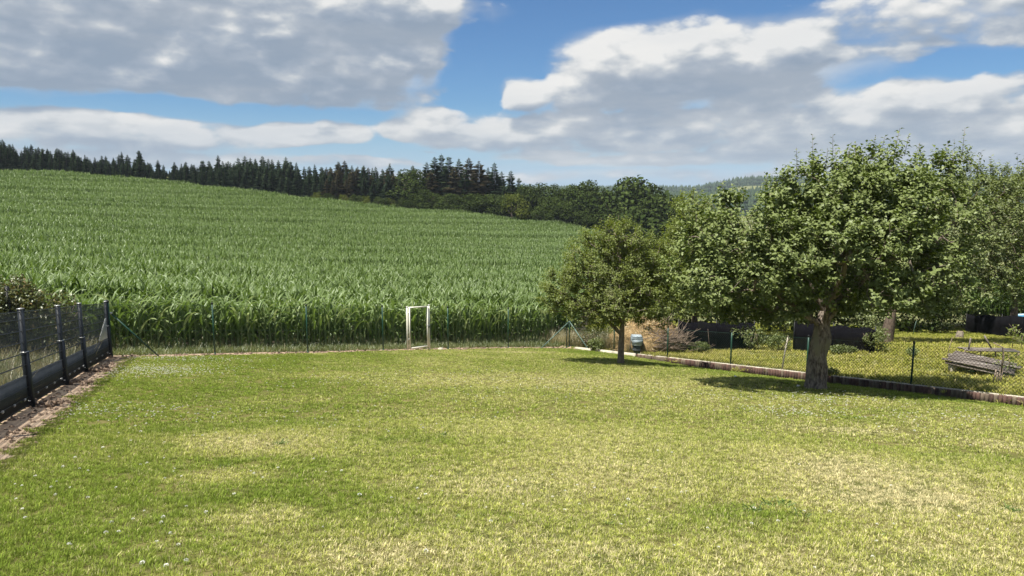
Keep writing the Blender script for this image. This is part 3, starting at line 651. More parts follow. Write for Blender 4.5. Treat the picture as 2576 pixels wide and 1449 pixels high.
class Skel:
    def __init__(s): s.P = []; s.par = []; s.w = []
    def addn(s, p, par): s.P.append(np.asarray(p, float)); s.par.append(par); return len(s.P) - 1
def lobe_points(g, lobes, n, shell=2.6):
    vol = np.array([l[3] * l[4] * l[5] for l in lobes]) ** 0.8; ch = g.choice(len(lobes), n, p=vol / vol.sum())
    L = np.array([l[:6] for l in lobes])[ch]; d = g.normal(size=(n, 3)); d /= np.linalg.norm(d, axis=1)[:, None]
    r = g.random(n) ** (1 / shell); bump = 0.86 + 0.30 * (fbm(d * 1.0 + ch[:, None] * 7.1, 2.3, 3) - .3)
    return L[:, :3] + d * (r * bump)[:, None] * L[:, 3:6], d
def build_tree(root, seed, trunk, trunk_r, limbs, lobes, n_att, leaf_len, leaf_asp, mat, barkm, per=12, shoot=0.34, spikes=(), bark_detail=False, leaf_part=0, up=0.5, extra_low=0.0, limbf=0.0028):
    g = np.random.default_rng(seed); sk = Skel(); prev = -1; tr = []
    for p in trunk: prev = sk.addn(p, prev); tr.append(prev)
    fork = prev; limb_nodes = []
    for (fi, end, sag) in limbs:
        st = sk.P[tr[fi]]; end = np.array(end, float); a = tr[fi]; n = 7
        for q in range(1, n + 1):
            t = q / n; p = st + (end - st) * t + np.array([0, 0, sag * math.sin(math.pi * t)]) + g.normal(0, .035, 3) * (1 if q < n else 0)
            a = sk.addn(p, a); limb_nodes.append(a)
    A, dirs = lobe_points(g, lobes, n_att)
    kc = A[g.choice(n_att, max(8, n_att // 16), replace=False)]; nn_ = np.argmin(((A[:, None] - kc[None]) ** 2).sum(2), axis=1); A = A + (kc[nn_] - A) * g.uniform(.25, .6, n_att)[:, None]
    if extra_low: A[:, 2] += 0
    A0 = np.concatenate([A] + ([np.array(spikes)[:, :3]] if len(spikes) else [])); D0 = np.concatenate([dirs] + ([np.tile([0, 0, 1.0], (len(spikes), 1))] if len(spikes) else []))
    core = np.array([sk.P[k] for k in limb_nodes + tr[-2:]])
    dd = np.min(np.linalg.norm(A0[:, None] - core[None], axis=2), axis=1); order = np.argsort(dd)
    cap_ = len(sk.P) + len(A0) * 3 + 10; PP = np.zeros((cap_, 3)); PP[:len(sk.P)] = sk.P; ok = np.zeros(cap_, bool); ok[limb_nodes + tr[-2:]] = True; n_ = len(sk.P)
    ends = np.zeros(len(A0), int)
    depth0 = np.zeros(cap_)
    for q in order:
        a = A0[q]; d = np.linalg.norm(PP[:n_] - a, axis=1) + np.where(ok[:n_], 0, 99) + 0.12 * depth0[:n_]
        k = int(np.argmin(d)); st = PP[k]; dist = np.linalg.norm(a - st); ns = 1 if dist < .25 else (2 if dist < 0.7 else 3); pr = k
        for u in range(1, ns + 1):
            t = u / ns; p = st + (a - st) * t + (g.normal(0, .05 * dist, 3) if u < ns else 0) + np.array([0, 0, .08 * dist * math.sin(math.pi * t)])
            pr = sk.addn(p, pr); PP[n_] = p; ok[n_] = True; depth0[n_] = depth0[sk.par[-1]] + np.linalg.norm(p - PP[sk.par[-1]]); n_ += 1
        ends[q] = pr
    N = len(sk.P); cntw = np.zeros(N); cntw[ends] = 1
    for k in range(N - 1, 0, -1): cntw[sk.par[k]] += cntw[k]
    rad = limbf * np.maximum(cntw, 1) ** 0.46; lim = trunk_r * 0.62; rad = np.minimum(rad, lim)
    P = np.array(sk.P); m = MB()
    for k in range(len(tr), N):
        pa = sk.par[k]; kk = 7 if rad[k] > .03 else (5 if rad[k] > .012 else 3)
        m.tube([P[pa], P[k]], [min(rad[pa], rad[k] * 1.25), rad[k]], kk, 0.5, cap=False)
    m.build('limb_framework', barkm, root, True)
    # trunk with flare, ridged bark and knots
    tp = np.array(trunk); nr, k = (60, 40) if bark_detail else (18, 12)
    s = np.linspace(0, 1, len(tp)); ss = np.linspace(0, 1, nr); C = np.stack([np.interp(ss, s, tp[:, a]) for a in range(3)], 1)
    hh = C[:, 2] - C[0, 2]; Rr = trunk_r * (1 - 0.12 * ss - 0.38 * ss ** 3) + trunk_r * 0.30 * np.exp(-hh / 0.10)
    an = np.arange(k) * 2 * np.pi / k
    if bark_detail:
        q = np.stack([np.cos(an)[None] * 1 + 0 * hh[:, None], np.sin(an)[None] + 0 * hh[:, None], hh[:, None] + 0 * an[None]], -1)
        ridge = np.abs(vnoise(q * np.array([1, 1, 0.35]), 5.5) - .5) * 2; big_ = fbm(q, 2.1, 3) - .44; flare = np.cos(an * 5 + 1.0)[None] * np.exp(-hh / 0.12)[:, None]
        disp = 0.042 * (ridge - .45) + 0.05 * big_ + 0.035 * flare
        for (ka, kh, kr, amp) in ((5.2, 1.18, .16, .07), (3.9, .98, .12, .045), (4.6, .72, .10, .03)):
            disp = disp + amp * np.exp(-(((an[None] - ka + np.pi) % (2 * np.pi) - np.pi) / 0.55) ** 2 - ((hh[:, None] - kh) / kr) ** 2)
    else: disp = 0.012 * np.cos(an * 3)[None] + 0 * hh[:, None]
    RR = Rr[:, None] + disp
    V = np.stack([C[:, 0, None] + RR * np.cos(an), C[:, 1, None] + RR * np.sin(an), C[:, 2, None] + 0 * RR], -1).reshape(-1, 3)
    i = np.arange(nr - 1)[:, None] * k; j = np.arange(k)[None]; j2 = (j + 1) % k
    add('trunk', mesh('trunk', V, [np.stack([i + j, i + j2, i + k + j2, i + k + j], -1).reshape(-1, 4), np.array([[(nr - 1) * k + a for a in range(k)]])], barkm, smooth=True), root)
    # leaves on shoots at every branch end
    E_ = P[ends]; ng = len(E_); Bl, Dl, Nl, Ll = [], [], [], []
    outw = D0 * 0.8 + np.array([0, 0, up]) + g.normal(0, .35, (ng, 3)); outw /= np.linalg.norm(outw, axis=1)[:, None]
    slen = shoot * g.uniform(.5, 1.25, ng)
    if len(spikes):
        sp = np.array(spikes); outw[-len(sp):] = np.array([0, 0, 1.0]) + g.normal(0, .12, (len(sp), 3)); slen[-len(sp):] = sp[:, 3]
        for a in range(len(sp)):
            ms = MB(); e0 = E_[-len(sp) + a]; ms.tube([e0, e0 + outw[-len(sp) + a] * sp[a, 3]], [.006, .003], 4, .5); ms.build('water_shoot', barkm, root)
    for q in range(per):
        t = (q + 0.5) / per; yaw = q * 2.4 + g.uniform(0, 6.28, ng) * 0.15 + np.arange(ng)
        side = np.stack([np.cos(yaw), np.sin(yaw), np.zeros(ng)], -1); side = side - outw * (side * outw).sum(1)[:, None]; side /= np.linalg.norm(side, axis=1)[:, None] + 1e-9
        toff = np.full(ng, .30)
        if len(spikes): toff[-len(spikes):] = 0
        b = E_ + outw * (slen * (t - toff))[:, None] + side * 0.01
        d = side * 0.95 + outw * .45 + np.array([0, 0, -0.12]) + g.normal(0, .22, (ng, 3))
        nn = np.array([0, 0, 1.0]) + outw * .35 + g.normal(0, .38, (ng, 3))
        Bl.append(b); Dl.append(d); Nl.append(nn); Ll.append(leaf_len * g.uniform(.5, 1.3, ng) * (1 - .35 * t ** 4))
    B = np.concatenate(Bl); Dd = np.concatenate(Dl); Nn = np.concatenate(Nl); L = np.concatenate(Ll)
    if leaf_part:
        wpos = B + np.array(root.location); dcam = np.linalg.norm(wpos - np.array([0, 0, CAMZ]), axis=1) - 4 * L; pick = np.argsort(dcam)[:leaf_part]
        protos = []
        for a in range(6):
            protos.append(leaves_mesh('leaf', np.zeros((1, 3)), np.array([[1.0, 0, 0]]), np.array([[0, 0, 1.0]]), np.array([1.0]), np.array([leaf_asp]), mat, g))
        for a in pick:
            d = Vector(Dd[a]).normalized(); nv_ = Vector(Nn[a]); nv_ = (nv_ - d * nv_.dot(d)).normalized(); y_ = nv_.cross(d)
            o = add('leaf', protos[int(a) % 6], root, B[a]); o.rotation_euler = Matrix((d, y_, nv_)).transposed().to_euler(); o.scale = (L[a],) * 3
        keep = np.ones(len(B), bool); keep[pick] = False; B, Dd, Nn, L = B[keep], Dd[keep], Nn[keep], L[keep]
    add('crown', leaves_mesh('crown', B, Dd, Nn, L, L * leaf_asp, mat, g), root, **({'kind': 'stuff'} if leaf_part else {}))

def view_lobe(root, px, py, Yd, rx, ry, rdepth):
    """ellipsoid placed at depth Yd where the view ray passes, in the root's own coordinates"""
    d = ray(px, py); d = d / d[1] * Yd; m_ = Yd / FPX
    return (d[0] - root.location[0], Yd - root.location[1], d[2] + CAMZ - root.location[2], rx * m_, rdepth, ry * m_)
def local(root, px, py, Yd): d = ray(px, py); d = d / d[1] * Yd; return (d[0] - root.location[0], Yd - root.location[1], d[2] + CAMZ - root.location[2])

# the big old apple tree
x, y = 6.22, 14.25
T = thing('apple_tree', 'big old apple tree with rough thick grey trunk standing on the lawn', 'tree', (x, y, hz_(x, y)))
lb = [view_lobe(T, *a) for a in [(2160, 520, 14.3, 215, 120, 1.9), (2230, 430, 14.4, 120, 80, 1.2), (2050, 500, 14.2, 170, 100, 1.5), (1880, 590, 14.0, 165, 105, 1.5), (1800, 560, 14.6, 110, 85, 1.1),
      (1830, 700, 13.8, 120, 95, 1.2), (1960, 690, 13.4, 130, 80, .9), (2130, 600, 13.0, 190, 105, 1.2), (2270, 640, 13.4, 150, 130, 1.3), (2230, 740, 12.9, 110, 75, .9),
      (2330, 560, 14.6, 140, 130, 1.6), (2100, 700, 15.6, 220, 110, 1.1), (1930, 750, 15.2, 170, 75, 1.0), (2300, 735, 14.2, 100, 85, 1.0), (2340, 450, 15, 100, 80, 1.0), (2120, 740, 14.9, 110, 70, .7), (2100, 480, 14.4, 170, 90, 1.4), (1800, 760, 14.6, 90, 60, .8), (2020, 620, 13.3, 150, 100, 1.2), (2240, 520, 13.6, 150, 100, 1.2), (1990, 770, 14.2, 90, 50, .7), (2060, 745, 13.5, 90, 40, .5), (2030, 785, 13.7, 70, 28, .4), (2115, 780, 13.8, 60, 25, .4), (2130, 755, 13.6, 70, 35, .5), (1760, 680, 14.3, 90, 110, 1.2), (2370, 700, 14.2, 80, 80, 1.1), (1880, 800, 14.9, 110, 40, .8)]]
sp = []
for (px, py, L) in [(2005, 385, .42), (2025, 400, .3), (2045, 372, .45), (2078, 375, .42), (2105, 385, .36), (2095, 365, .4), (1925, 440, .3), (1955, 445, .25), (2150, 370, .3), (2190, 362, .35), (2215, 350, .35),
                    (2250, 345, .38), (2275, 352, .3), (2300, 370, .3), (1820, 452, .3), (1740, 470, .25), (2375, 365, .35), (2420, 355, .4), (2400, 385, .35), (2440, 395, .3), (1870, 465, .22), (2130, 380, .3), (2320, 375, .3)]:
    sp.append((*local(T, px, py + 40, 14.2 + rng.uniform(-.4, .6)), L * 1.15))
trunkP = [(0, 0, -.12), (0.01, 0, .3), (.0, 0, .7), (.03, -.02, 1.0), (.06, 0, 1.3), (.12, .03, 1.62)]
limbs = [(5, local(T, 2160, 520, 14.3), .1), (5, local(T, 1880, 600, 14.0), .25), (4, local(T, 2270, 640, 13.4), .15), (5, local(T, 2340, 540, 14.8), .2), (4, local(T, 1900, 720, 13.7), .1), (4, local(T, 2140, 640, 12.9), .1), (5, local(T, 2080, 690, 15.6), .1), (5, local(T, 2240, 450, 14.5), .0)]
build_tree(T, 3, trunkP, 0.215, limbs, lb, 4900, 0.103, 0.34, M_apple, M_bark, per=12, shoot=0.36, spikes=sp, bark_detail=True, leaf_part=300)

# the small slender tree
x, y = 2.95, 19.0
T = thing('young_fruit_tree', 'small round tree with thin straight trunk on the lawn left of the big apple tree', 'tree', (x, y, hz_(x, y)))
lb = [view_lobe(T, *a) for a in [(1560, 640, 19, 105, 100, 1.1), (1540, 595, 19, 65, 60, .7), (1500, 690, 19, 115, 85, 1.2), (1440, 735, 19.1, 100, 75, 1.0), (1410, 720, 19, 60, 55, .7), (1610, 690, 19, 100, 95, 1.2), (1640, 755, 18.9, 90, 65, 1.0), (1560, 750, 18.3, 130, 65, 1.0), (1520, 785, 19, 115, 42, .9), (1670, 700, 19.2, 60, 70, .8), (1405, 765, 19.1, 50, 35, .5), (1480, 640, 19, 75, 70, .9), (1635, 640, 19, 75, 75, .9), (1480, 800, 18.8, 75, 35, .7), (1630, 800, 18.9, 75, 35, .7), (1555, 795, 18.5, 80, 25, .5)]]
sp = [(*local(T, px, py + 30, 19.0), .3) for (px, py) in [(1510, 548), (1530, 540), (1545, 552), (1570, 545), (1480, 580), (1600, 570), (1495, 560), (1555, 538)]]
build_tree(T, 7, [(0, 0, -.06), (0, 0, .4), (.01, 0, .8), (.03, 0, 1.12)], 0.085, [(3, local(T, 1555, 620, 19), 0), (3, local(T, 1490, 710, 19), .1), (3, local(T, 1620, 700, 19), .1), (3, local(T, 1570, 740, 18.4), .1), (2, local(T, 1450, 760, 19), .15)],
           lb, 4300, 0.072, 0.31, M_small, M_bark2, per=10, shoot=0.32, spikes=sp)

# orchard trees of the neighbouring garden
def orchard(name, label, bx, by, base_px, lobes, limbs, n, leaf, mat, seed, tr=0.2, th=1.3, sp=(), lean=0.0, per=10, shoot=.4):
    T = thing(name, label, 'tree', (bx, by, hz_(bx, by)))
    lb = [view_lobe(T, *a) for a in lobes]; lm = [(3, local(T, *a), .15) for a in limbs]
    spk = [(*local(T, a, b + 30, by), L) for (a, b, L) in sp]
    build_tree(T, seed, [(0, 0, -.1), (.02 + lean * .2, 0, th * .35), (lean * .6, 0, th * .7), (lean, 0, th)], tr, lm, lb, n, leaf, .30, mat, M_dbark, per=per, shoot=shoot, spikes=spk)
P = ground_at(2228, 862); 
orchard('apple_tree', 'second apple tree with leaning trunk in the neighbouring garden on the right', P[0], P[1], None,
        [(2400, 560, P[1] + .3, 150, 150, 2.4), (2500, 620, P[1], 150, 130, 2.2), (2330, 640, P[1] + 1, 130, 130, 2), (2560, 520, P[1] + 2, 110, 130, 1.6), (2420, 700, P[1], 140, 90, 2), (2540, 720, P[1] + .6, 110, 60, 1.6), (2480, 470, P[1] + .8, 110, 70, 1.6), (2620, 620, P[1] + 1, 120, 120, 2), (2300, 760, P[1] + .2, 90, 40, 1.2), (2520, 500, P[1] + .5, 110, 90, 1.8), (2420, 440, P[1] + .8, 80, 60, 1.2), (2330, 770, P[1] + .6, 110, 40, 1.4)],
        [(2400, 560, P[1]), (2520, 640, P[1]), (2320, 660, P[1] + .8), (2560, 540, P[1] + 1.5), (2430, 700, P[1] - .5)], 3600, .115, M_apple2, 12, .21, 1.1,
        sp=[(2400, 370, .7), (2460, 400, .6), (2440, 425, .6), (2490, 410, .6), (2560, 395, .8), (2575, 420, .6), (2530, 430, .5), (2380, 385, .5)], lean=.16)
orchard('fruit_tree', 'dense yellow green fruit tree behind the fence, between the two lawn trees', 6.6, 25.5, None,
        [(1745, 560, 25.5, 75, 95, 1.8), (1700, 660, 25.5, 70, 110, 1.7), (1790, 640, 25.5, 110, 120, 2.0), (1730, 750, 25.2, 100, 60, 1.6), (1850, 720, 26, 110, 90, 1.8)],
        [(1740, 600, 25.5), (1790, 680, 25.5), (1700, 700, 25.5)], 2600, .105, M_small, 13, .14, 1.2)
orchard('fruit_tree', 'dark green fruit tree in the shade directly behind the big apple tree', 11.4, 27.0, None,
        [(1960, 640, 27, 170, 130, 2.2), (2080, 700, 27, 170, 110, 2.2), (1940, 760, 26.6, 150, 55, 1.8), (2160, 770, 26.8, 120, 55, 1.6), (2050, 590, 27.5, 160, 90, 2), (1950, 800, 26.4, 110, 30, 1.2), (2160, 805, 26.4, 100, 30, 1.2), (1830, 790, 27, 100, 45, 1.4)],
        [(1960, 660, 27), (2080, 700, 27), (2150, 760, 26.8), (1930, 760, 26.8)], 2900, .125, M_apple2, 14, .17, 1.0)
orchard('walnut_tree', 'dark loose tree with airy top shoots at the far right behind the orchard', 23.5, 33.0, None,
        [(2500, 520, 33, 110, 60, 2.4), (2570, 470, 33, 70, 50, 1.8), (2600, 600, 33, 110, 110, 2.4), (2450, 600, 33.5, 90, 80, 2), (2560, 680, 33, 120, 70, 2)],
        [(2500, 540, 33), (2580, 500, 33), (2600, 620, 33), (2470, 620, 33)], 1100, .16, M_decid, 15, .18, 1.6, sp=[(2465, 405, .9), (2480, 420, .8), (2440, 440, .7), (2560, 400, 1.0), (2570, 420, .8)], per=8, shoot=.55)

# spruces and broadleaf trees along the top of the field
def spruce_meshes(seed, brown=False):
    g = np.random.default_rng(seed); m = MB(); m.tube([[0, 0, -.02], [0, 0, .5], [0, 0, .98]], [.014, .009, .002], 5, .5, cap=False); tm = m.me('trunk', M_trunkfar)
    V, F, r = [], [], []; n = 0; z = 0.06; lv = 0
    while z < 0.985:
        rad = (0.235 * (1 - z) ** 0.80 + 0.012) * g.uniform(.6, 1.35); nb = int(9 - 4 * z)
        for b in range(nb):
            a = b / nb * 6.28 + lv * 1.3 + g.normal(0, .2); L = rad * g.uniform(.65, 1.2); rise = (0.35 * z - 0.30) * L + g.normal(0, .004)
            h = np.array([math.cos(a), math.sin(a), 0]); s = np.array([-h[1], h[0], 0]); rr_ = g.random(); drop = L * .40
            p0 = np.array([0, 0, z]); p1 = p0 + h * L * .55 + [0, 0, rise * .3]; p2 = p0 + h * L + [0, 0, rise + .05 * L]
            w = L * .30
            V += [p0, p1 + s * w - [0, 0, .012], p2, p1 - s * w - [0, 0, .012], p1 - [0, 0, drop * .8], p0 + h * L * .2 - [0, 0, drop * .5], p2 - [0, 0, drop * .25]]
            F += [(n, n + 1, n + 2), (n, n + 2, n + 3), (n, n + 4, n + 2), (n, n + 5, n + 4), (n + 2, n + 4, n + 6)]; r += [rr_] * 7; n += 7
        z += 0.030 * (1 - .45 * z) * g.uniform(.85, 1.15); lv += 1
    V += [np.array([.006, 0, .95]), np.array([-.006, 0, .95]), np.array([0, 0, 1.02])]; F += [(n, n + 1, n + 2)]; r += [.3] * 3
    return tm, mesh('crown', np.array(V), np.array(F), M_sprbrown if brown else M_spruce, np.array(r))
SPR = [spruce_meshes(300 + k, k >= 7) for k in range(9)]
TOPS = [(-200, 345), (0, 350), (30, 347), (60, 372), (90, 360), (140, 372), (200, 376), (230, 388), (300, 390), (320, 378), (340, 400), (355, 380), (375, 402), (400, 408), (425, 425), (450, 405), (500, 410), (560, 398), (600, 402), (640, 392), (700, 402), (740, 400), (752, 410),
        (766, 420), (780, 418), (850, 408), (920, 412), (970, 418), (1010, 425)]
BASE = [(-200, 400), (0, 421), (400, 457), (760, 493), (1060, 520), (1230, 537), (1460, 563), (1700, 590)]
def lin(tab, x): return float(np.interp(x, [a for a, b in tab], [b for a, b in tab]))
def at_px(px, Yd): d = ray(px, 500); return d[0] / d[1] * Yd
ns = 0
for rowi, (Yd, stp, f) in enumerate(((155, 19, .62), (157, 17, .80), (160, 18, .90), (165, 15, .97), (171, 19, .97))):
    px = -150 + rowi * 5
    while px < 1035:
        px += stp * random.uniform(.7, 1.35)
        if 752 < px < 768: continue
        top = lin(TOPS, px) + random.gauss(4, 6)
        yy = Yd + random.uniform(-2, 2); x = at_px(px, yy); z = hz_(x, yy); d = ray(px, top); zt = d[2] / d[1] * yy + CAMZ
        h = (zt - z) * f * random.uniform(.95, 1.13)
        brown = px > 780 and random.random() < .45 or (560 < px < 650 and rowi == 0 and random.random() < .5)
        tm, cm = SPR[random.choice((7, 8)) if brown else random.randrange(7)]
        lab = 'dark green spruce in the dense row along the left top edge of the cornfield' if px < 760 else ('brownish spruce among the trees right of the gap in the spruce row' if brown else 'dark spruce in the stretch right of the gap in the spruce row')
        grp = 'spruces left of the gap' if px < 760 else ('brownish spruces right of the gap' if brown else 'green spruces right of the gap')
        t = thing('spruce_tree', lab, 'spruce', (x, yy, z - .2), grp); sc = (h * random.uniform(.95, 1.6), h * random.uniform(.95, 1.6), h * 1.02); rz = random.uniform(0, 6.28)
        a = add('trunk', tm, t); b = add('crown', cm, t)
        for o in (a, b): o.scale = sc; o.rotation_euler.z = rz
        ns += 1
# taller spruces of the wood in the middle, some with bare trunks
for (px, top, Yd, w, mi, lab) in [(1075, 412, 158, .9, 0, 'tall spruce at the left end of the tall group'), (1095, 398, 160, .9, 1, 'highest spruce of the tall group, at its left'), (1112, 393, 163, .8, 2, 'tall dark spruce next to the highest one'), (1130, 397, 160, .85, 3, 'tall spruce with ragged crown in the tall group'),
                                  (1155, 404, 161, .9, 4, 'dark spruce in the middle of the tall group'), (1180, 402, 159, .9, 7, 'brownish wide spruce in the tall group'), (1205, 408, 157, 1.0, 8, 'brown green broad spruce at the front of the tall group'), (1228, 425, 160, .8, 5, 'shorter spruce at the right of the tall group'),
                                  (1244, 413, 158, .85, 6, 'pointed spruce with bare lower trunk right of the tall group'), (1262, 435, 160, .8, 0, 'thin spruce behind the pointed one'), (1285, 432, 159, .8, 1, 'last spruce before the broadleaf trees'), (1305, 450, 160, .8, 2, 'small spruce touching the first broadleaf trees'),
                                  (1143, 425, 156, .9, 7, 'brown spruce low in front of the tall group'), (1085, 430, 156, .9, 8, 'brown green spruce low at the left of the tall group'), (1170, 430, 156, .9, 3, 'dark spruce low in front of the tall group'), (1270, 470, 155, .9, 4, 'low dark spruce beside the bright yellow green tree')]:
    x = at_px(px, Yd); z = hz_(x, Yd); d = ray(px, top); h = (d[2] / d[1] * Yd + CAMZ - z) * 1.05
    t = thing('spruce_tree', lab, 'spruce', (x, Yd, z - .2)); rz = random.uniform(0, 6)
    m = MB(); m.tube([[0, 0, 0], [0, 0, h * .5], [0, 0, h * .95]], [.22, .16, .03], 6); m.build('trunk', M_trunkfar, t)
    b = add('crown', SPR[mi][1], t, (0, 0, h * .12)); b.scale = (h * 1.5 * w, h * 1.5 * w, h * .89); b.rotation_euler.z = rz
def broadleaf(seed, n, mat, lf=.35):
    g = np.random.default_rng(seed); lobes = [(0, 0, .62, .30, .30, .30)] + [(.26 * math.cos(a), .26 * math.sin(a), g.uniform(.35, .72), .2, .2, .17) for a in g.uniform(0, 6.28, 9)] + [(g.normal(0, .1), g.normal(0, .1), .84, .14, .14, .13) for _ in range(3)]
    A, d = lobe_points(g, lobes, n, 5.0); nn = d * 1.6 + g.normal(0, .35, (n, 3)) + [0, 0, .3]; dr = g.normal(0, 1, (n, 3)) + [0, 0, -.2]
    L = np.full(n, lf * .1) * g.uniform(.6, 1.3, n)
    return leaves_mesh('crown', A, dr, nn, L, L * .42, mat, g)
BRO = [broadleaf(400 + k, 4000, M_decid) for k in range(5)] + [broadleaf(410, 2600, M_decid2)] 
m = MB(); m.tube([[0, 0, -.02], [0.01, 0, .25], [.03, 0, .5], [.02, .02, .7]], [.03, .024, .016, .006], 7); 
for a in range(5): m.tube([[.01, 0, .28 + .04 * a], [.14 * math.cos(a * 1.3), .14 * math.sin(a * 1.3), .5 + .05 * a]], [.012, .004], 5)
BTR = m.me('trunk', M_trunkfar)
for (px, top, Yd, w, mi, lab) in [(1030, 432, 157, 1.5, 0, 'small round broadleaf tree between the spruces and the tall group'), (1318, 470, 152, 1.0, 1, 'dark broadleaf tree right of the tall spruces'), (1290, 492, 148, 1.25, 5, 'bright yellow green bush tree at the field edge below the tall spruces'),
                                  (1345, 478, 152, 1.1, 2, 'broadleaf tree behind the bright yellow green one'), (1380, 468, 152, 1.1, 3, 'round topped broadleaf tree in the middle of the hedgerow'), (1420, 482, 153, 1.2, 4, 'lower broadleaf tree between two taller ones'), (1400, 500, 148, 1.2, 1, 'low dark bush tree in front of the hedgerow'),
                                  (1455, 472, 150, 1.1, 0, 'broad leafy tree left of the tall dark oak'), (1492, 464, 150, 1.15, 2, 'tall dark oak in the hedgerow'), (1530, 490, 150, .9, 3, 'slim dark tree between the two oaks'), (1565, 466, 147, 1.25, 4, 'tall wide oak at the right end of the hedgerow'), (1605, 486, 147, 1.0, 1, 'broadleaf tree just right of the wide oak'),
                                  (1640, 510, 145, 1.0, 0, 'last low tree of the hedgerow, half behind the small lawn tree'), (1685, 515, 140, 1.2, 2, 'dark low tree seen between the lawn trees'), (1360, 520, 147, 1.4, 3, 'low dark bush under the hedgerow trees'), (1470, 525, 146, 1.3, 4, 'low dark bush below the tall oak'), (1540, 530, 144, 1.4, 1, 'low dark bush at the foot of the wide oak')]:
    x = at_px(px, Yd); z = hz_(x, Yd); d = ray(px, top); h = (d[2] / d[1] * Yd + CAMZ - z) * 1.16
    t = thing('broadleaf_tree', lab, 'tree', (x, Yd, z - .2)); rz = random.uniform(0, 6)
    a = add('trunk', BTR, t); b = add('crown', BRO[mi], t)
    for o in (a, b): o.scale = (h * w, h * w, h); o.rotation_euler.z = rz
# bushes in front of the right part of the spruce row
for k in range(14):
    px = 800 + k * 21 + random.uniform(-6, 6); Yd = 153; x = at_px(px, Yd); z = hz_(x, Yd); top = lin(BASE, px) - random.uniform(8, 26); d = ray(px, top); h = max(2.6, d[2] / d[1] * Yd + CAMZ - z)
    t = thing('bush', 'low olive brown bush at the field edge right of the spruce gap', 'bush', (x, Yd, z - .2), 'bushes in front of the brown spruces')
    a = add('trunk', BTR, t); b = add('crown', BRO[5 if k % 3 == 0 else k % 5], t)
    for o in (a, b): o.scale = (h * 1.3, h * 1.3, h); o.rotation_euler.z = k
for k in range(30):
    px = 1040 + k * 23 + random.uniform(-7, 7); Yd = 152.5 - max(0, px - 1250) * .022; x = at_px(px, Yd); z = hz_(x, Yd); h = random.uniform(4.0, 6.2)
    t = thing('bush', 'dark undergrowth bush between the trunks along the upper right field edge', 'bush', (x, Yd, z - .3), 'dark undergrowth bushes at the field edge')
    a = add('trunk', BTR, t); b = add('crown', BRO[k % 5], t)
    for o in (a, b): o.scale = (h * 1.7, h * 1.5, h); o.rotation_euler.z = k
# woods on the far hillsides
x, y = [], []
n = 16000; a_ = rng.uniform(R(-3), R(46), n); r_ = rng.uniform(600, 1750, n); x = r_ * np.sin(a_); y = r_ * np.cos(a_)
fP = np.stack([x, y, x * 0], -1); k = (fbm(fP, .004, 3) > .40) | (r_ > 1250); k &= ~((r_ > 850) & (r_ < 1130) & (a_ > R(8)) & (a_ < R(14))); x, y = x[k], y[k]; n = len(x)
h = rng.uniform(11, 19, n); w = h * rng.uniform(.9, 1.4, n)
def far_tree(seed):
    g = np.random.default_rng(seed); V, F = [], []; 
    for q in range(3):
        z0 = .1 + .28 * q; rr_ = .22 * (1 - .25 * q) ; b = len(V); k = 6
        for u in range(k): V.append([rr_ * math.cos(u * 1.047 + q) * g.uniform(.7, 1.2), rr_ * math.sin(u * 1.047 + q) * g.uniform(.7, 1.2), z0 + g.uniform(-.05, .05)])
        V.append([0, 0, z0 + .42]); F += [(b + u, b + (u + 1) % k, b + k) for u in range(k)]
    return mesh('far_tree', np.array(V), np.array(F), M_farwood, np.full(len(V), g.random()))
scatter('distant_woods', [far_tree(k) for k in range(6)], np.stack([x, y, H(x, y) - 1], -1), np.stack([x * 0, x * 0, rng.uniform(0, 6, n)], -1), np.stack([w, w, h], -1), rng.integers(0, 6, n), kind='stuff', label='bluish wooded hillsides far beyond the orchard', category='forest')

# ------------------------------------------------------------------ left fence: anthracite rod panels with slats and netting
def P3(p, z=0.0): return np.array([p[0], p[1], hz_(*p) + z])
LF = thing('panel_fence', 'dark grey panel fence, slatted below and netted above, along the left lawn edge', 'fence', (*CL_, hz_(*CL_)))
off = np.array(LF.location)
FH, SH = 1.40, 0.44
stops = [0.0, 4.03 * .93, 5.9, 8.47, 10.9, 13.4]
def lp(s): return CL_ + uL * s
def side3(s, z): p = lp(s); return P3(p, z) - off
for k, s in enumerate(stops):
    b = side3(s, -.15); t = side3(s, FH + .01)
    m = MB(); m.beam(b, t, .056, .056); po = m.build('post', M_anth, LF)
    m = MB(); m.box(t + [0, 0, .005], (.068, .068, .009)); m.build('cap', M_zinc, po)
    cz = FH - 0.80 + .12 * k if k else .86
    for zz, sx in ((min(cz, .80), .080), (.10, .075)):
        q = side3(s, zz); m = MB(); m.box(q, (sx, sx, .012)); m.build('collar', M_zinc, po)
    q = side3(s, .45); m = MB(); m.beam(side3(s, -.1) - [*(nL * .03), 0], side3(s, min(cz, .80)) - [*(nL * .012), 0], .066, .058); m.build('sleeve', M_anth, po)
nsl = 0
slat_mesh = {}
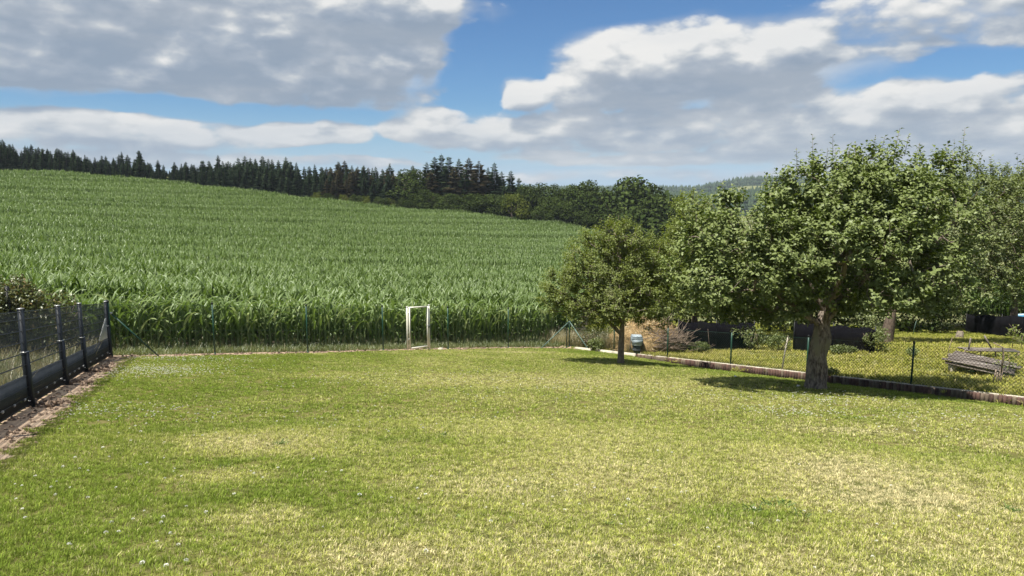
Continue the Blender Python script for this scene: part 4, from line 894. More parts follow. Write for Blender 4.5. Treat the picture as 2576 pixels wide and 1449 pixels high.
for k in range(len(stops) - 1):
    a, b = stops[k] + .045, stops[k + 1] - .045; n = int((b - a) / .052)
    for q in range(n):
        s = a + (q + .5) * (b - a) / n
        p0 = side3(s, .03); hgt = SH + random.uniform(-.004, .004)
        if 'm' not in slat_mesh:
            m = MB(); m.box((0, 0, .5), (.042, .006, 1.0)); m.box((0.008, -.010, .5), (.012, .014, .995)); slat_mesh['m'] = m.me('slat', M_slat)
        if nsl < 300:
            o = add('slat', slat_mesh['m'], LF, p0); o.rotation_euler.z = math.atan2(uL[1], uL[0]) + (0 if True else 0); o.scale = (1, 1, hgt); nsl += 1
    for zz in (.05, .16, .30, .46, .62, .78, .94, 1.10, 1.26, 1.37):
        m = MB(); 
        for dv in (-.012, .012): m.tube([side3(a - .03, zz) + [*(nL * dv), 0], side3((a + b) / 2, zz) + [*(nL * dv), 0], side3(b + .03, zz) + [*(nL * dv), 0]], .0045, 5, cap=False)
        m.build('rod', M_anth, LF)
    m = MB()
    for q in range(int((b - a) / .05)):
        s = a + q * .05; m.tube([side3(s, SH + .02), side3(s, FH - .02)], .0022, 3, cap=False)
    m.build('wire_grid', M_anth, LF, kind='stuff')
    for q in range(4):
        s = a + (q + .6) * (b - a) / 4.2; c = side3(s, .155) - [*(nL * .03), 0]
        m = MB(); m.box(c, (.035, .02, .012), r=.5); m.box(c, (.012, .02, .035)); m.box(c + [.008, 0, .014], (.02, .018, .01)); m.build('clip', M_zinc, LF)
    # netting behind the rods
    ns_ = 24; V = []
    for q in range(ns_ + 1):
        s = a + (b - a) * q / ns_; wv = .012 * math.sin(q * 1.3) + .008 * random.random()
        for zz in (SH, .75, 1.05, FH - .03): V.append(side3(s, zz) + [*(nL * (.03 + wv)), 0])
    V = np.array(V); i = np.arange(ns_)[:, None] * 4; j = np.arange(3)[None]
    add('netting', mesh('netting', V, np.stack([i + j, i + 4 + j, i + 5 + j, i + 1 + j], -1).reshape(-1, 4), M_net), LF)
m = MB(); m.beam(side3(-.16, -.1), side3(-.16, FH + .05), .06, .06); m.build('post', M_anth, LF)
m = MB(); V = [side3(1.6, .50), side3(1.62, .54), side3(.35, 1.0), side3(.25, 1.0), side3(.25, .5)]; V = [v - [*(nL * .02), 0] for v in V]; V2 = [v + [*(nL * .012), 0] for v in V]
me_ = mesh('netting_patch', np.array(V + V2), [np.array([[0, 1, 2, 3], [5, 8, 7, 6]]), np.array([[0, 3, 4], [5, 9, 8]]), np.array([[0, 5, 6, 1], [1, 6, 7, 2], [2, 7, 8, 3], [3, 8, 9, 4], [4, 9, 5, 0]])], net_mat('pale_netting', (.42, .43, .42), .35)); add('netting_patch', me_, LF)
# spoil heaped at the feet of the posts
for k, s in enumerate(stops[1:4]):
    p = lp(s) - nL * .22; m = MB(); g = np.random.default_rng(70 + k)
    for q in range(26):
        c = np.array([g.normal(0, .12), g.normal(0, .07), g.uniform(0, .05)]); a = g.uniform(.015, .05)
        Pp = [c + [-a, 0, 0], c + [-a * .3, a * .2, a * .5], c + [a * .5, -a * .1, a * .4], c + [a, 0, -.005]]
        m.tube(Pp, [a * .2, a * .75, a * .6, a * .15], 6)
    o = m.build('soil_clods', M_clod); o.location = P3(p, .01); o['label'] = ['reddish soil clods heaped at the farthest fence post foot on the left', 'reddish soil clods heaped at the middle left fence post foot', 'reddish soil clods heaped at the nearest left fence post foot'][k]; o['category'] = 'soil heap'
# post standing behind the left fence corner
p = ground_at(217, 800)[:2]; p = lp(1.9) + nL * 1.6
o = thing('wooden_post', 'dark post sticking up behind the left fence close to its corner', 'post', P3(p)); m = MB(); m.tube([[0, 0, -.1], [0, 0, 1.0], [.01, 0, 1.72]], [.05, .05, .045], 8); m.build('pole', M_black, o); m = MB(); m.box((-.03, 0, 1.52), (.12, .05, .06)); m.build('bracket', M_black, o)

# ------------------------------------------------------------------ chain link fences
def chain_fence(label, A, u, posts, hgt, mesh_h, pitch, s0, s1, cap=True, lift=0.0, wire=.0016, sgn=1):
    F = thing('chain_link_fence', label, 'fence', P3(A)); off = np.array(F.location)
    def q3(s, z): p = A + u * s; return P3(p, z + lift) - off
    for s in posts:
        m = MB(); m.tube([q3(s, -.2), q3(s, hgt * .5), q3(s, hgt)], .021, 10); po = m.build('post', M_green, F, True)
        m = MB(); t = q3(s, hgt); m.tube([t + [0, 0, -.03], t + [0, 0, .012], t + [0, 0, .02]], [.026, .026, .014], 10); m.build('post_cap', M_black, po)
        m = MB(); m.tube([q3(s, -.02), q3(s, .06)], .026, 8); m.build('ground_sleeve', M_green, po)
    for zz in (.04, mesh_h / 2, mesh_h):
        m = MB(); ss = np.linspace(s0, s1, 12); m.tube(np.array([q3(s, zz) for s in ss]), .0022, 4, cap=False); m.build('tension_wire', M_green, F)
    m = MB(); n = int((s1 - s0) / pitch)
    zz0, zz1 = .04, mesh_h
    for k in range(-int(mesh_h / pitch) , n):
        for dr in (1, -1):
            sa = s0 + k * pitch; sb = sa + (zz1 - zz0)
            if dr == -1: sa, sb = sb, sa
            za, zb = zz0, zz1; pa, pb = sa, sb
            def cl(pa, za, pb, zb):
                if pa < s0: t = (s0 - pa) / (pb - pa); pa, za = s0, za + (zb - za) * t
                elif pa > s1: t = (s1 - pa) / (pb - pa); pa, za = s1, za + (zb - za) * t
                return pa, za
            if max(pa, pb) < s0 or min(pa, pb) > s1: continue
            pa2, za2 = cl(pa, za, pb, zb); pb2, zb2 = cl(pb, zb, pa, za)
            m.tube([q3(pa2, za2), q3(pb2, zb2)], wire, 3, cap=False)
    m.build('chain_link_mesh', M_wire, F, kind='stuff')
    return F, q3
gate0, gate1 = 8.27, 8.98
FF, q3 = chain_fence('green chain link fence with thin posts between the lawn and the cornfield', CL_ + nF * 0.02, uF, [.06, 2.5, 5.05, 7.42, 9.72, 12.1, 14.70], 1.42, 1.34, .062, .06, 8.30, wire=.0011)
# mesh goes on right of the gate
m = MB()
for k in range(-22, int((14.7 - 9.3) / .062)):
    for dr in (1, -1):
        sa = 9.3 + k * .062; za, zb = .04, 1.34; sb = sa + 1.3
        if sb < 9.3 or sa > 14.7: continue
        lo = max(sa, 9.3); hi = min(sb, 14.7); z0_, z1_ = za + (lo - sa), za + (hi - sa)
        if dr == -1: lo, hi = (9.3 + 14.7) - hi, (9.3 + 14.7) - lo; z0_, z1_ = z1_, z0_
        m.tube([q3(lo, z0_), q3(hi, z1_)], .0011, 3, cap=False)
m.build('chain_link_mesh', M_wire, FF, kind='stuff')
def brace(F, a, b, mat, foot=True):
    m = MB(); m.tube([a, b], .019, 9); br = m.build('brace', mat, F, True); m = MB(); m.box(a, (.06, .06, .05)); m.build('clamp', M_zinc if mat is M_green else M_greenpale, br); return br
brace(FF, q3(.10, 1.12), q3(1.12, .0) + np.array([*(-nF * .22), .0]), M_green)
RF, q3r = chain_fence('low green chain link fence on the palisade edging along the right side of the lawn', CR_ + nR * 0.06, uR, [0, 2.5, 5.0, 7.45, 9.85, 12.45, 15.0, 17.5], 1.0, .94, .075, 0, 17.5, wire=.0031)
brace(RF, q3r(0.02, .93), q3r(1.25, .0) + np.array([*(-nR * .10), .0]), M_greenpale)
b2 = P3(CR_ - uF * 1.35 - nF * .15) - np.array(RF.location); brace(RF, q3r(-.02, .93), b2, M_greenpale)

# the white gate frame
GT = thing('garden_gate', 'empty cream white gate frame between two posts in the far fence', 'gate', P3(CL_ + uF * gate0)); off = np.array(GT.location)
def g3(s, z, o=0.0): p = CL_ + uF * s - nF * o; return P3(p, z) - off
for s, h in ((gate0 - .02, 1.40), (gate1 + .04, 1.47)):
    m = MB(); m.beam(g3(s, -.1), g3(s, h), .050, .050); po = m.build('gate_post', M_white, GT)
    m = MB(); m.box(g3(s, h) + [0, 0, .004], (.066, .066, .008)); m.build('cap', M_white, po)
fr = [((gate0 + .045, .05), (gate0 + .045, 1.39)), ((gate1 - .03, .10), (gate1 - .03, 1.43)), ]
for (a, b) in fr: m = MB(); m.beam(g3(*a, .03), g3(*b, .03), .044, .044); m.build('stile', M_white, GT)
for (a, b) in (((gate0 + .066, 1.372), (gate1 - .051, 1.412)), ((gate0 + .066, .068), (gate1 - .051, .118))): m = MB(); m.beam(g3(*a, .03), g3(*b, .03), .042, .042); m.build('rail', M_white, GT)
for z in (.3, 1.15): m = MB(); m.tube([g3(gate0 + .012, z, .03), g3(gate0 + .012, z + .08, .03)], .011, 7); m.build('hinge', M_zinc, GT)
m = MB(); m.box(g3(gate1 + .005, .78, .055), (.05, .03, .10)); m.beam(g3(gate1 - .03, .79, .09), g3(gate1 - .10, .785, .09), .014, .014); m.build('latch', M_dgrey, GT)
o = MB(); o.box((0, 0, .02), (.16, .11, .06)); o.box((.01, .0, .055), (.11, .08, .02)); o = o.build('foundation_block', M_conc); o.location = P3(CL_ + uF * 9.36 - nF * .12); o['label'] = 'small pale concrete block lying at the foot of the right gate post'; o['category'] = 'concrete block'

# ------------------------------------------------------------------ kerb: palisade edging and pale slabs
KE = thing('palisade_edging', 'low palisade edging of brown and red upright logs along the right side of the lawn', 'edging', P3(CR_)); off = np.array(KE.location)
def k3(s, z, o=0.0):
    p = CR_ + uR * s - nR * o; pin = CR_ + uR * s + nR * .12; return np.array([p[0], p[1], hz_(*pin) + z]) - off
PM = []
for k in range(6):
    m = MB(); m.tube([[0, 0, -.26], [0, 0, -.01], [0, 0, .004]], [.041, .041, .034], 9); PM.append(m.me('palisade_log', M_pal[k % 3], True))
s = 3.75; n = 0
while s < 17.6 and n < 300:
    o = add('palisade_log', PM[random.choice((0, 1, 1, 2, 0, 1))], KE, k3(s, random.uniform(-.006, .004), .015)); o.rotation_euler.z = random.random(); s += .0815; n += 1
s = 3.7
while s < 17.5:
    L = min(1.0, 17.6 - s); m = MB(); m.beam(k3(s + .004, -.012, -.055), k3(s + L - .004, -.012, -.055), .055, .05); m.build('backing_stone', M_conc, KE); s += L
SE = thing('concrete_edging', 'pale concrete edging strip behind the small tree at the right corner of the lawn', 'edging', P3(CR_)); off2 = np.array(SE.location)
s = .55
while s < 3.65:
    L = min(1.0, 3.68 - s); m = MB(); a = k3(s + .004, -.07, .05) + off - off2; b = k3(s + L - .004, -.07, .05) + off - off2; m.beam(a, b, .075, .20); m.build('slab', M_conc, SE); s += L

# ------------------------------------------------------------------ things in the neighbouring garden
def loose(n, c, sig, L, w, mat, name, parent, g, droop=.3, tilt=.6, **kw):
    B = c + g.normal(size=(n, 3)) * sig; d = g.normal(size=(n, 3)); d[:, 2] *= tilt; Ln = L * g.uniform(.5, 1.3, n)
    return add(name, leaves_mesh(name, B, d, g.normal(size=(n, 3)), Ln, np.full(n, w), mat, g, fold=.1, curl=.1), parent, **kw)
g = np.random.default_rng(81)
Q = ground_at(1612, 893); Q = np.array([Q[0] + .40, Q[1] + 1.6, 0]); Q[2] = hz_(Q[0], Q[1])
HS = thing('straw_heap', 'large golden straw heap behind the fence and the small tree', 'straw heap', Q)
u_ = np.linspace(0, 2 * np.pi, 49)[:-1]; v_ = np.linspace(0, 1, 16)
rad = 1.28; VV = []
for v in v_:
    for u in u_:
        r_ = rad * (1 - v ** 1.5) * (1 + .12 * math.sin(3 * u + 1)); zz = 1.12 * (1 - (1 - v) ** 2.0) if v < 1 else 1.12; x_ = r_ * math.cos(u) * 1.0; y_ = r_ * math.sin(u) * .75; VV.append([x_, y_, zz * (0.95 + .05 * math.sin(5 * u))])
VV = np.array(VV); dn = fbm(VV, 2.6, 4) - .45; VV[:, :2] *= (1 + .6 * dn)[:, None]; VV[:, 2] += .5 * dn * (VV[:, 2] > .03); VV[:16 * 48 // 16, 2] = -.15
i = np.arange(15)[:, None] * 48; j = np.arange(48)[None]; j2 = (j + 1) % 48
Fh = np.stack([i + j, i + j2, i + 48 + j2, i + 48 + j], -1).reshape(-1, 4)
add('heap_core', mesh('heap_core', VV, Fh, M_strawbase, smooth=True), HS)
k = rng.integers(0, len(VV), 9000); B = VV[k] + g.normal(0, .06, (9000, 3)); B = B[B[:, 2] > 0]; n = len(B); d = g.normal(size=(n, 3)); d[:, 2] -= .3
Ls = .16 * g.uniform(.5, 1.4, n)
add('straw_strands', leaves_mesh('straw_strands', B, d, B * [1, 1, .6] + g.normal(0, .4, (n, 3)), Ls, np.full(n, .007), M_straw, g, fold=.05, curl=.2), HS, kind='stuff')
# brush pile
Q = ground_at(1690, 893); Q = np.array([Q[0] + .25, Q[1] + 1.1, 0]); Q[2] = hz_(Q[0], Q[1])
BP = thing('brush_pile', 'tangle of dry brown branches leaning on the right side of the straw heap', 'brush pile', Q)
for q in range(170):
    a = np.array([g.normal(-.2, .38), g.normal(0, .3), abs(g.normal(.12, .2))]); ang = g.normal(-.5, .7); L = g.uniform(.4, 1.3); dd_ = np.array([math.cos(ang), g.normal(0, .4), -math.sin(ang) * .6 + .1]); dd_ /= np.linalg.norm(dd_)
    m = MB(); b = a - dd_ * L / 2 + [0, 0, .25]; e_ = b + dd_ * L; md = (b + e_) / 2 + g.normal(0, .05, 3); r0 = g.uniform(.008, .018)
    Pn = np.array([b, md, e_]); Pn[:, 2] = np.maximum(Pn[:, 2], .01); m.tube(Pn, [r0, r0 * .8, r0 * .4], 5); m.build('branch', M_stick, BP)
# shredder-like bin
Q = ground_at(1612, 893); Q[2] = hz_(Q[0], Q[1]); Q = np.array([318 / FPX * 23.35, 23.35 * .995, 0]); Q[2] = hz_(Q[0], Q[1])
BN = thing('garden_shredder', 'pale blue plastic garden shredder on dark legs in front of the straw heap', 'garden shredder', Q); sc_ = Q[1] / FPX
def taper(m, z0, z1, w0, w1, d0, d1, cx=0):
    V = [[cx + sx * w0 / 2, sy * d0 / 2, z0] for sx, sy in ((-1, -1), (1, -1), (1, 1), (-1, 1))] + [[cx + sx * w1 / 2, sy * d1 / 2, z1] for sx, sy in ((-1, -1), (1, -1), (1, 1), (-1, 1))]
    m.raw(V, np.array([[3, 2, 1, 0], [4, 5, 6, 7], [0, 1, 5, 4], [1, 2, 6, 5], [2, 3, 7, 6], [3, 0, 4, 7]]))
m = MB(); taper(m, 0, .27, .19, .22, .22, .24); taper(m, .10, .13, .26, .26, .28, .28); m.build('motor_housing', M_dgrey, BN)
m = MB(); taper(m, .27, .30, .26, .30, .28, .30); taper(m, .30, .50, .29, .36, .30, .33); m.build('hopper', M_pblue, BN)
m = MB(); taper(m, .503, .53, .37, .37, .34, .34); taper(m, .53, .60, .34, .31, .33, .28); m.build('lid', M_pblue, BN)
m = MB(); m.box((0, -.168, .40), (.22, .012, .12)); m.build('front_panel', M_pblue, BN)
for sx in (-1, 1):
    m = MB(); m.tube([[sx * .23, -.08, 0], [sx * .20, 0, .45]], .012, 6); m.build('leg', M_dgrey, BN)
    m = MB(); m.tube([[sx * .17, .14, .09], [sx * .20, .14, .09]], .085, 12); m.build('wheel', M_black, BN)
# dark shade netting stretched under the orchard trees
def shade_net(label, pA, pB, hA, hB, name='shade_net', mat=None, nseg=14):
    a = ground_at(*pA)[:2]; b = ground_at(*pB)[:2]; T_ = thing(name, label, 'netting', (*a, hz_(*a))); off = np.array(T_.location); V = []; L = np.linalg.norm(b - a); nn = np.array([-(b - a)[1], (b - a)[0]]) / L
    for lay in (0, 1):
        for q in range(nseg + 1):
            t = q / nseg; p = a + (b - a) * t + nn * (.05 * math.sin(q * 1.7) + .014 * lay); z = hz_(*p)
            for w in (0, .5, 1): V.append(np.array([p[0] + nn[0] * .012 * math.sin(w * 3 + q), p[1] + nn[1] * .012 * math.sin(w * 3 + q), z + (.0 + (hA + (hB - hA) * t) * w) - .09 * abs(math.sin(q * .75)) * w]) - off)
    V = np.array(V); N1 = (nseg + 1) * 3; i = np.arange(nseg)[:, None] * 3; j = np.arange(2)[None]; F = np.stack([i + j, i + 3 + j, i + 4 + j, i + 1 + j], -1).reshape(-1, 4)
    rim = [(q * 3 + 2, q * 3 + 5, N1 + q * 3 + 5, N1 + q * 3 + 2) for q in range(nseg)]
    add('net', mesh('net', V, np.concatenate([F, F[:, ::-1] + N1, np.array(rim)]), mat or M_fabric), T_)
    for q in (0, nseg // 2, nseg):
        p = a + (b - a) * q / nseg; m = MB(); h = hA + (hB - hA) * q / nseg; m.tube([[p[0] - off[0], p[1] - off[1] , hz_(*p) - off[2] - .1], [p[0] - off[0], p[1] - off[1], hz_(*p) - off[2] + h + .03]], .018, 6); m.build('stake', M_black, T_)
shade_net('black shade net fence in the shadow between the straw heap and the big apple trunk', (1705, 884), (1895, 878), 1.1, .95, mat=M_net2)
shade_net('black shade net fence seen just right of the big apple trunk', (1995, 882), (2198, 887), 1.0, .8, mat=M_net2)
shade_net('dark fabric screen stretched across the far end of the garden on the right', (2428, 836), (2640, 862), 1.0, 1.05, name='fabric_screen')
# pool
Q = ground_at(2640, 835); Yd = 35.0; d = ray(2640, 806); d = d / d[1] * Yd; Q = np.array([d[0], Yd, hz_(d[0], Yd)])
PL = thing('paddling_pool', 'round pool with pale blue rim at the right edge behind the fabric screen', 'pool', Q); hp = d[2] + CAMZ - Q[2]
m = MB(); u_ = np.linspace(0, 2 * np.pi, 41)[:-1]; R0 = 1.55
V = [[R0 * math.cos(u), R0 * math.sin(u), z] for z in (0, hp) for u in u_]; F = [(k, (k + 1) % 40, 40 + (k + 1) % 40, 40 + k) for k in range(40)]; m.raw(V, np.array(F)); m.build('pool_wall', M_pool, PL, True)
m = MB(); Pr = [[R0 * math.cos(u), R0 * math.sin(u), hp] for u in np.linspace(0, 2 * np.pi, 41)]; m.tube(Pr, .07, 8, cap=False); m.build('rim', M_pool, PL, True)
m = MB(); m.raw([[R0 * .98 * math.cos(u), R0 * .98 * math.sin(u), hp - .12] for u in u_], np.array([list(range(40))])); m.build('water', M_poolw, PL)
# weathered plank platform
A = ground_at(2376, 938); B = ground_at(2540, 950)
Q = np.array([A[0], A[1], hz_(A[0], A[1])]); PF = thing('plank_platform', 'low sagging platform of weathered grey planks on blocks in the garden on the right', 'platform', Q)
ux = np.array([B[0] - A[0], B[1] - A[1]]); Lx = np.linalg.norm(ux) * 1.05; ux /= Lx / 1.05; ux3 = np.array([*ux, 0]); uy3 = np.array([-ux[1], ux[0], 0]); dz = -.02
for q in range(8):
    y_ = q * .155; z_ = .36 + .012 * math.sin(q * 2.1); a = uy3 * y_ + ux3 * random.uniform(-.08, .06); b = uy3 * y_ + ux3 * (Lx + random.uniform(-.1, .1))
    m = MB(); m.beam(a + [0, 0, z_], b + [0, 0, z_ - .12 + random.uniform(-.02, .02)], .14, .025); m.build('plank', M_wood, PF)
for zz in (.305, .265): m = MB(); m.beam([*(uy3[:2] * -.03), zz], ux3 * Lx + uy3 * -.03 + [0, 0, zz - .12], .03, .035); m.build('side_board', M_wood, PF)
m = MB(); m.beam(uy3 * 1.1 + [0, 0, .28], ux3 * Lx + uy3 * 1.1 + [0, 0, .16], .03, .09); m.build('side_board', M_wood, PF)
for (a, b) in ((.1, .08), (.1, 1.0), (1.0, .1), (1.0, 1.0), (.9, .5)):
    m = MB(); c = ux3 * Lx * (a if a < .5 else a * .93) + uy3 * b; hb_ = .34 if a < .5 else .22; m.box(c + [0, 0, hb_ / 2 - .06], (.13, .13, hb_)); m.build('block', M_conc, PF)
# trestle of rough wood behind the platform
Q = ground_at(2432, 906); Q[2] = hz_(Q[0], Q[1]); s_ = Q[1] / FPX
TR = thing('log_bench', 'rickety bench of grey boards on branch legs behind the plank platform', 'bench', Q)
def scr(dx, dy, dep=0.0): return np.array([dx * s_, dep, dy * s_])     # offsets in view scale at that distance
for dp, dz_ in ((0, 0), (.16, .01), (.32, -.01)): m = MB(); m.beam(scr(-4, 26, dp) + [0, 0, dz_], scr(135, 22, dp + .05) + [0, 0, dz_], .13, .03); m.build('board', M_wood, TR)
for (a, b, r_) in (((2, 24, 0), (5, 58, 0), .022), ((0, 24, .1), (-8, 0, .1), .015), ((40, 24, .1), (42, 2, .1), .014), ((75, 24, .2), (52, 60, .2), .022), ((78, 24, .1), (80, 0, .1), .018), ((130, 22, 0), (132, -2, 0), .018), ((0, 20, .1), (42, 8, .1), .010), ((0, 8, .1), (40, 20, .1), .010)):
    m = MB(); m.tube([scr(*a[:2], a[2]), scr(*b[:2], b[2])], r_, 7); m.build('branch_leg', M_stick if b[1] < 30 else M_wood, TR)
Q = ground_at(2497, 965); Q[2] = hz_(Q[0], Q[1]); s_ = Q[1] / FPX
ST = thing('support_stakes', 'bundle of short brown stakes with a bent branch beside the platform corner', 'stakes', Q)
for (x0, x1, t) in ((0, 6, 38), (14, 18, 42), (20, 22, 36), (9, 10, 30)): m = MB(); m.tube([scr(x0, -3), scr(x1, t)], .014, 6); m.build('stake', M_stick, ST)
m = MB(); m.tube([scr(18, 30), scr(22, 70), scr(18, 95), scr(-8, 108)], [.022, .02, .016, .01], 7); m.build('bent_branch', M_stick, ST)
# saplings
def sapling(label, px, py, hpx, seed, n=26, spread=.16, lf=.11, mat=M_small):
    Q = ground_at(px, py); Q[2] = hz_(Q[0], Q[1]); s_ = Q[1] / FPX; g = np.random.default_rng(seed); T_ = thing('sapling', label, 'sapling', Q); h = hpx * s_
    m = MB(); P_ = [[0, 0, -.05], [g.normal(0, .02), 0, h * .5], [g.normal(0, .04), 0, h]]; m.tube(P_, [.012, .009, .004], 6)
    for q in range(5): z = h * (.4 + .11 * q); a = g.uniform(0, 6.28); m.tube([[0, 0, z], [spread * 1.2 * math.cos(a), spread * 1.2 * math.sin(a), z + .15]], [.005, .002], 4)
    m.build('stem', M_stick, T_); n *= 3; B = np.column_stack([g.normal(0, spread, n), g.normal(0, spread, n), h * g.uniform(.35, 1.03, n)]); B[:, :2] *= (1.15 - (B[:, 2] / h)[:, None] * .8)
    add('leaf_cluster', leaves_mesh('leaf_cluster', B, g.normal(size=(n, 3)) + [0, 0, .2], g.normal(size=(n, 3)) * .5 + [0, 0, 1], lf * g.uniform(.6, 1.2, n), np.full(n, lf * .2), mat, g), T_)
sapling('young sapling with pale leaves in front of the fabric screen', 2546, 880, 62, 91)
sapling('smaller leafy sapling at the right edge beside the taller sapling', 2572, 884, 45, 92, spread=.22)
sapling('leafy shoots growing over the right end of the plank platform', 2535, 948, 60, 93, n=40, spread=.28, lf=.09)
# yellow stake, stump, green stake
for (px, py, h, r_, mt, lab, nm) in ((1966, 935, 92, .020, M_straw, 'thin yellow garden stake leaning left of the big apple trunk', 'garden_stake'), (2296, 843, 40, .014, M_greenpale, 'pale green thin stake standing in the garden grass near the second apple tree', 'garden_stake'), (2380, 905, 58, .008, M_stick, 'thin dark rod standing left of the log bench', 'garden_stake')):
    Q = ground_at(px, py); Q[2] = hz_(Q[0], Q[1]); s_ = Q[1] / FPX; o = thing(nm, lab, 'stake', Q); m = MB(); m.tube([[0, 0, -.05], [.06, 0, h * s_ * .55], [.12, 0, h * s_]], [r_, r_, r_ * .8], 7); m.build('rod', M_conc if mt is M_straw else mt, o); m = MB(); m.tube([[.12, 0, h * s_ - .005], [.122, 0, h * s_ + .02]], [r_ * 1.1, r_ * .7], 7); m.build('tip', M_stick, o)
Q = ground_at(2413, 852); Q[2] = hz_(Q[0], Q[1]); o = thing('tree_stump', 'small reddish brown stump in front of the dark fabric screen', 'stump', Q); m = MB(); m.tube([[0, 0, -.05], [0, 0, .08], [.02, 0, .28], [.02, 0, .30]], [.20, .15, .13, .10], 10); m.build('stump_wood', M_bark, o, True); m = MB(); m.tube([[.02, 0, .298], [.02, 0, .306]], [.11, .10], 10); m.build('cut_face', M_stick, o)

# hedges and shrubs
def shrub(name, label, cat, spots, mat, lf, n, seed, asp=.3, stemm=None):
    g = np.random.default_rng(seed); c0 = np.array(spots[0][:2]); T_ = thing(name, label, cat, (*c0, hz_(*c0))); off = np.array(T_.location); Bs, Ds, Ns = [], [], []; m = MB()
    for (x, y, rx, ry, h) in spots:
        z = hz_(x, y); lobes = [(x, y, z + h * .5, rx, ry, h * .55)] + [(x + g.normal(0, rx * .45), y + g.normal(0, ry * .4), z + h * g.uniform(.4, .8), rx * .45, ry * .5, h * .3) for _ in range(4)]
        A, d = lobe_points(g, lobes, n, 4.0); A = A[A[:, 2] > z + .02]; d = d[:len(A)]; Bs.append(A - off); Ds.append(g.normal(size=A.shape) + [0, 0, .35]); Ns.append(g.normal(size=A.shape) * .5 + [0, 0, 1])
        m = MB()
        for q in range(7): m.tube([[x - off[0] + g.normal(0, .08), y - off[1], z - off[2] - .05], [x - off[0] + g.normal(0, rx * .5), y - off[1] + g.normal(0, ry * .5), z - off[2] + h * .75]], [.018, .005], 5)
        m.build('stem', M_stick, T_)
    B = np.concatenate(Bs); nn = len(B); L = lf * g.uniform(.6, 1.25, nn)
    add('foliage', leaves_mesh('foliage', B, np.concatenate(Ds), np.concatenate(Ns), L, L * asp, mat, g), T_)
sp_ = []
for (px, Yd) in ((-120, 15.3), (-50, 15.5), (15, 15.6), (75, 15.8)):
    x = at_px(px, Yd); sp_.append((x, Yd, .75, .6, 0))
sp_ = [(x, y, a, b, (ray(0, {0: 690, 1: 688, 2: 695, 3: 728}[k])[2] / ray(0, 690)[1]) * y + CAMZ - hz_(x, y)) for k, (x, y, a, b, c) in enumerate(sp_)]
shrub('hedge', 'olive brown hedge showing above the left fence', 'hedge', sp_, M_hedge, .085, 3800, 95)
def place(px, py, top): Q = ground_at(px, py); return Q[0], Q[1], (py - top) * Q[1] / FPX
x, y, h = place(2470, 832, 772); shrub('hedge', 'yellow green hedge just behind the dark fabric screen', 'hedge', [(x - 1.2, y + 2.2, 1.1, .7, 1.5), (x + .6, y + 2.4, 1.1, .7, 1.55), (x + 2.4, y + 2.6, 1.1, .7, 1.5), (x + 4.2, y + 2.7, 1.2, .7, 1.5)], M_olive, .12, 2200, 96)
x, y, h = place(2300, 838, 800); shrub('shrub', 'low green shrub below the second apple tree', 'shrub', [(x, y + .5, .6, .4, .65), (x + 1.6, y + .8, .7, .4, .55)], M_apple2, .09, 1300, 97)
x, y, h = place(2295, 895, 873); shrub('shrub', 'small dark green clump in the garden grass left of the platform', 'shrub', [(x, y, .22, .18, .26)], M_apple, .05, 500, 98)
x, y, h = place(2085, 950, 935); shrub('shrub', 'small green clump just right of the big apple trunk behind the edging', 'shrub', [(x, y, .28, .16, .2)], M_apple2, .05, 500, 99)
x, y, h = place(1575, 893, 868); shrub('shrub', 'green leafy weeds in front of the straw heap beside the shredder', 'shrub', [(x + .2, y + .75, .40, .2, .45), (x - .8, y + 1.2, .4, .25, .5)], M_apple2, .07, 900, 100)
x, y, h = place(1500, 880, 830); shrub('shrub', 'brown green bushy weeds right of the fence corner', 'shrub', [(x, y + .8, .7, .4, .75), (x + .9, y + .7, .5, .35, .6)], M_hedge, .06, 1500, 101)
for k, (px, py, w_, h_, lab) in enumerate([(1898, 880, .5, .8, 'leafy green shrub between the two shade nets, left of the apple trunk'), (1960, 884, .45, .6, 'small shrub hugging the left side of the big apple trunk'), (2205, 886, .45, .75, 'shrub at the right end of the shade net by the leaning trunk'), (1760, 886, .4, .35, 'low weeds at the foot of the left shade net'), (2120, 889, .5, .25, 'low weeds at the foot of the right shade net')]):
    Q = ground_at(px, py); shrub('shrub', lab, 'shrub', [(Q[0], Q[1], w_, .3, h_)], M_apple2, .07, 900, 140 + k)
# second patch of corn beyond the garden
XX, YY = jgrid(17, 46, 38, 60, .75); k = (XX < .80 * YY + 2) & (XX > .50 * YY); XX, YY = XX[k], YY[k]; n = len(XX)
scatter('garden_corn', rows_far, np.stack([XX, YY, H(XX, YY) + 1.0], -1), np.stack([XX * 0, XX * 0, rng.uniform(0, 6.28, n)], -1), np.ones((n, 3)) * 1.25, rng.integers(0, 8, n), kind='stuff', label='bluish green corn standing beyond the garden hedge on the right', category='corn')

for k, (px, Yd, top, rx, lab) in enumerate([(1690, 31, 640, 2.2, 'dark bushy hedge tree behind the yellow green fruit tree'), (1830, 30, 620, 2.3, 'dark hedge tree filling the gap left of the big apple trunk'), (1990, 31, 640, 2.3, 'dark hedge tree behind the shade net fence'), (2150, 31.5, 640, 2.3, 'dark hedge tree right behind the big apple trunk'), (2310, 34, 660, 2.4, 'dark hedge tree behind the second apple trunk')]):
    x = at_px(px, Yd); z = hz_(x, Yd); d = ray(px, top); shrub('hedge_tree', lab, 'hedge', [(x, Yd, rx, 1.4, d[2] / d[1] * Yd + CAMZ - z)], M_decid, .22, 3200, 120 + k)

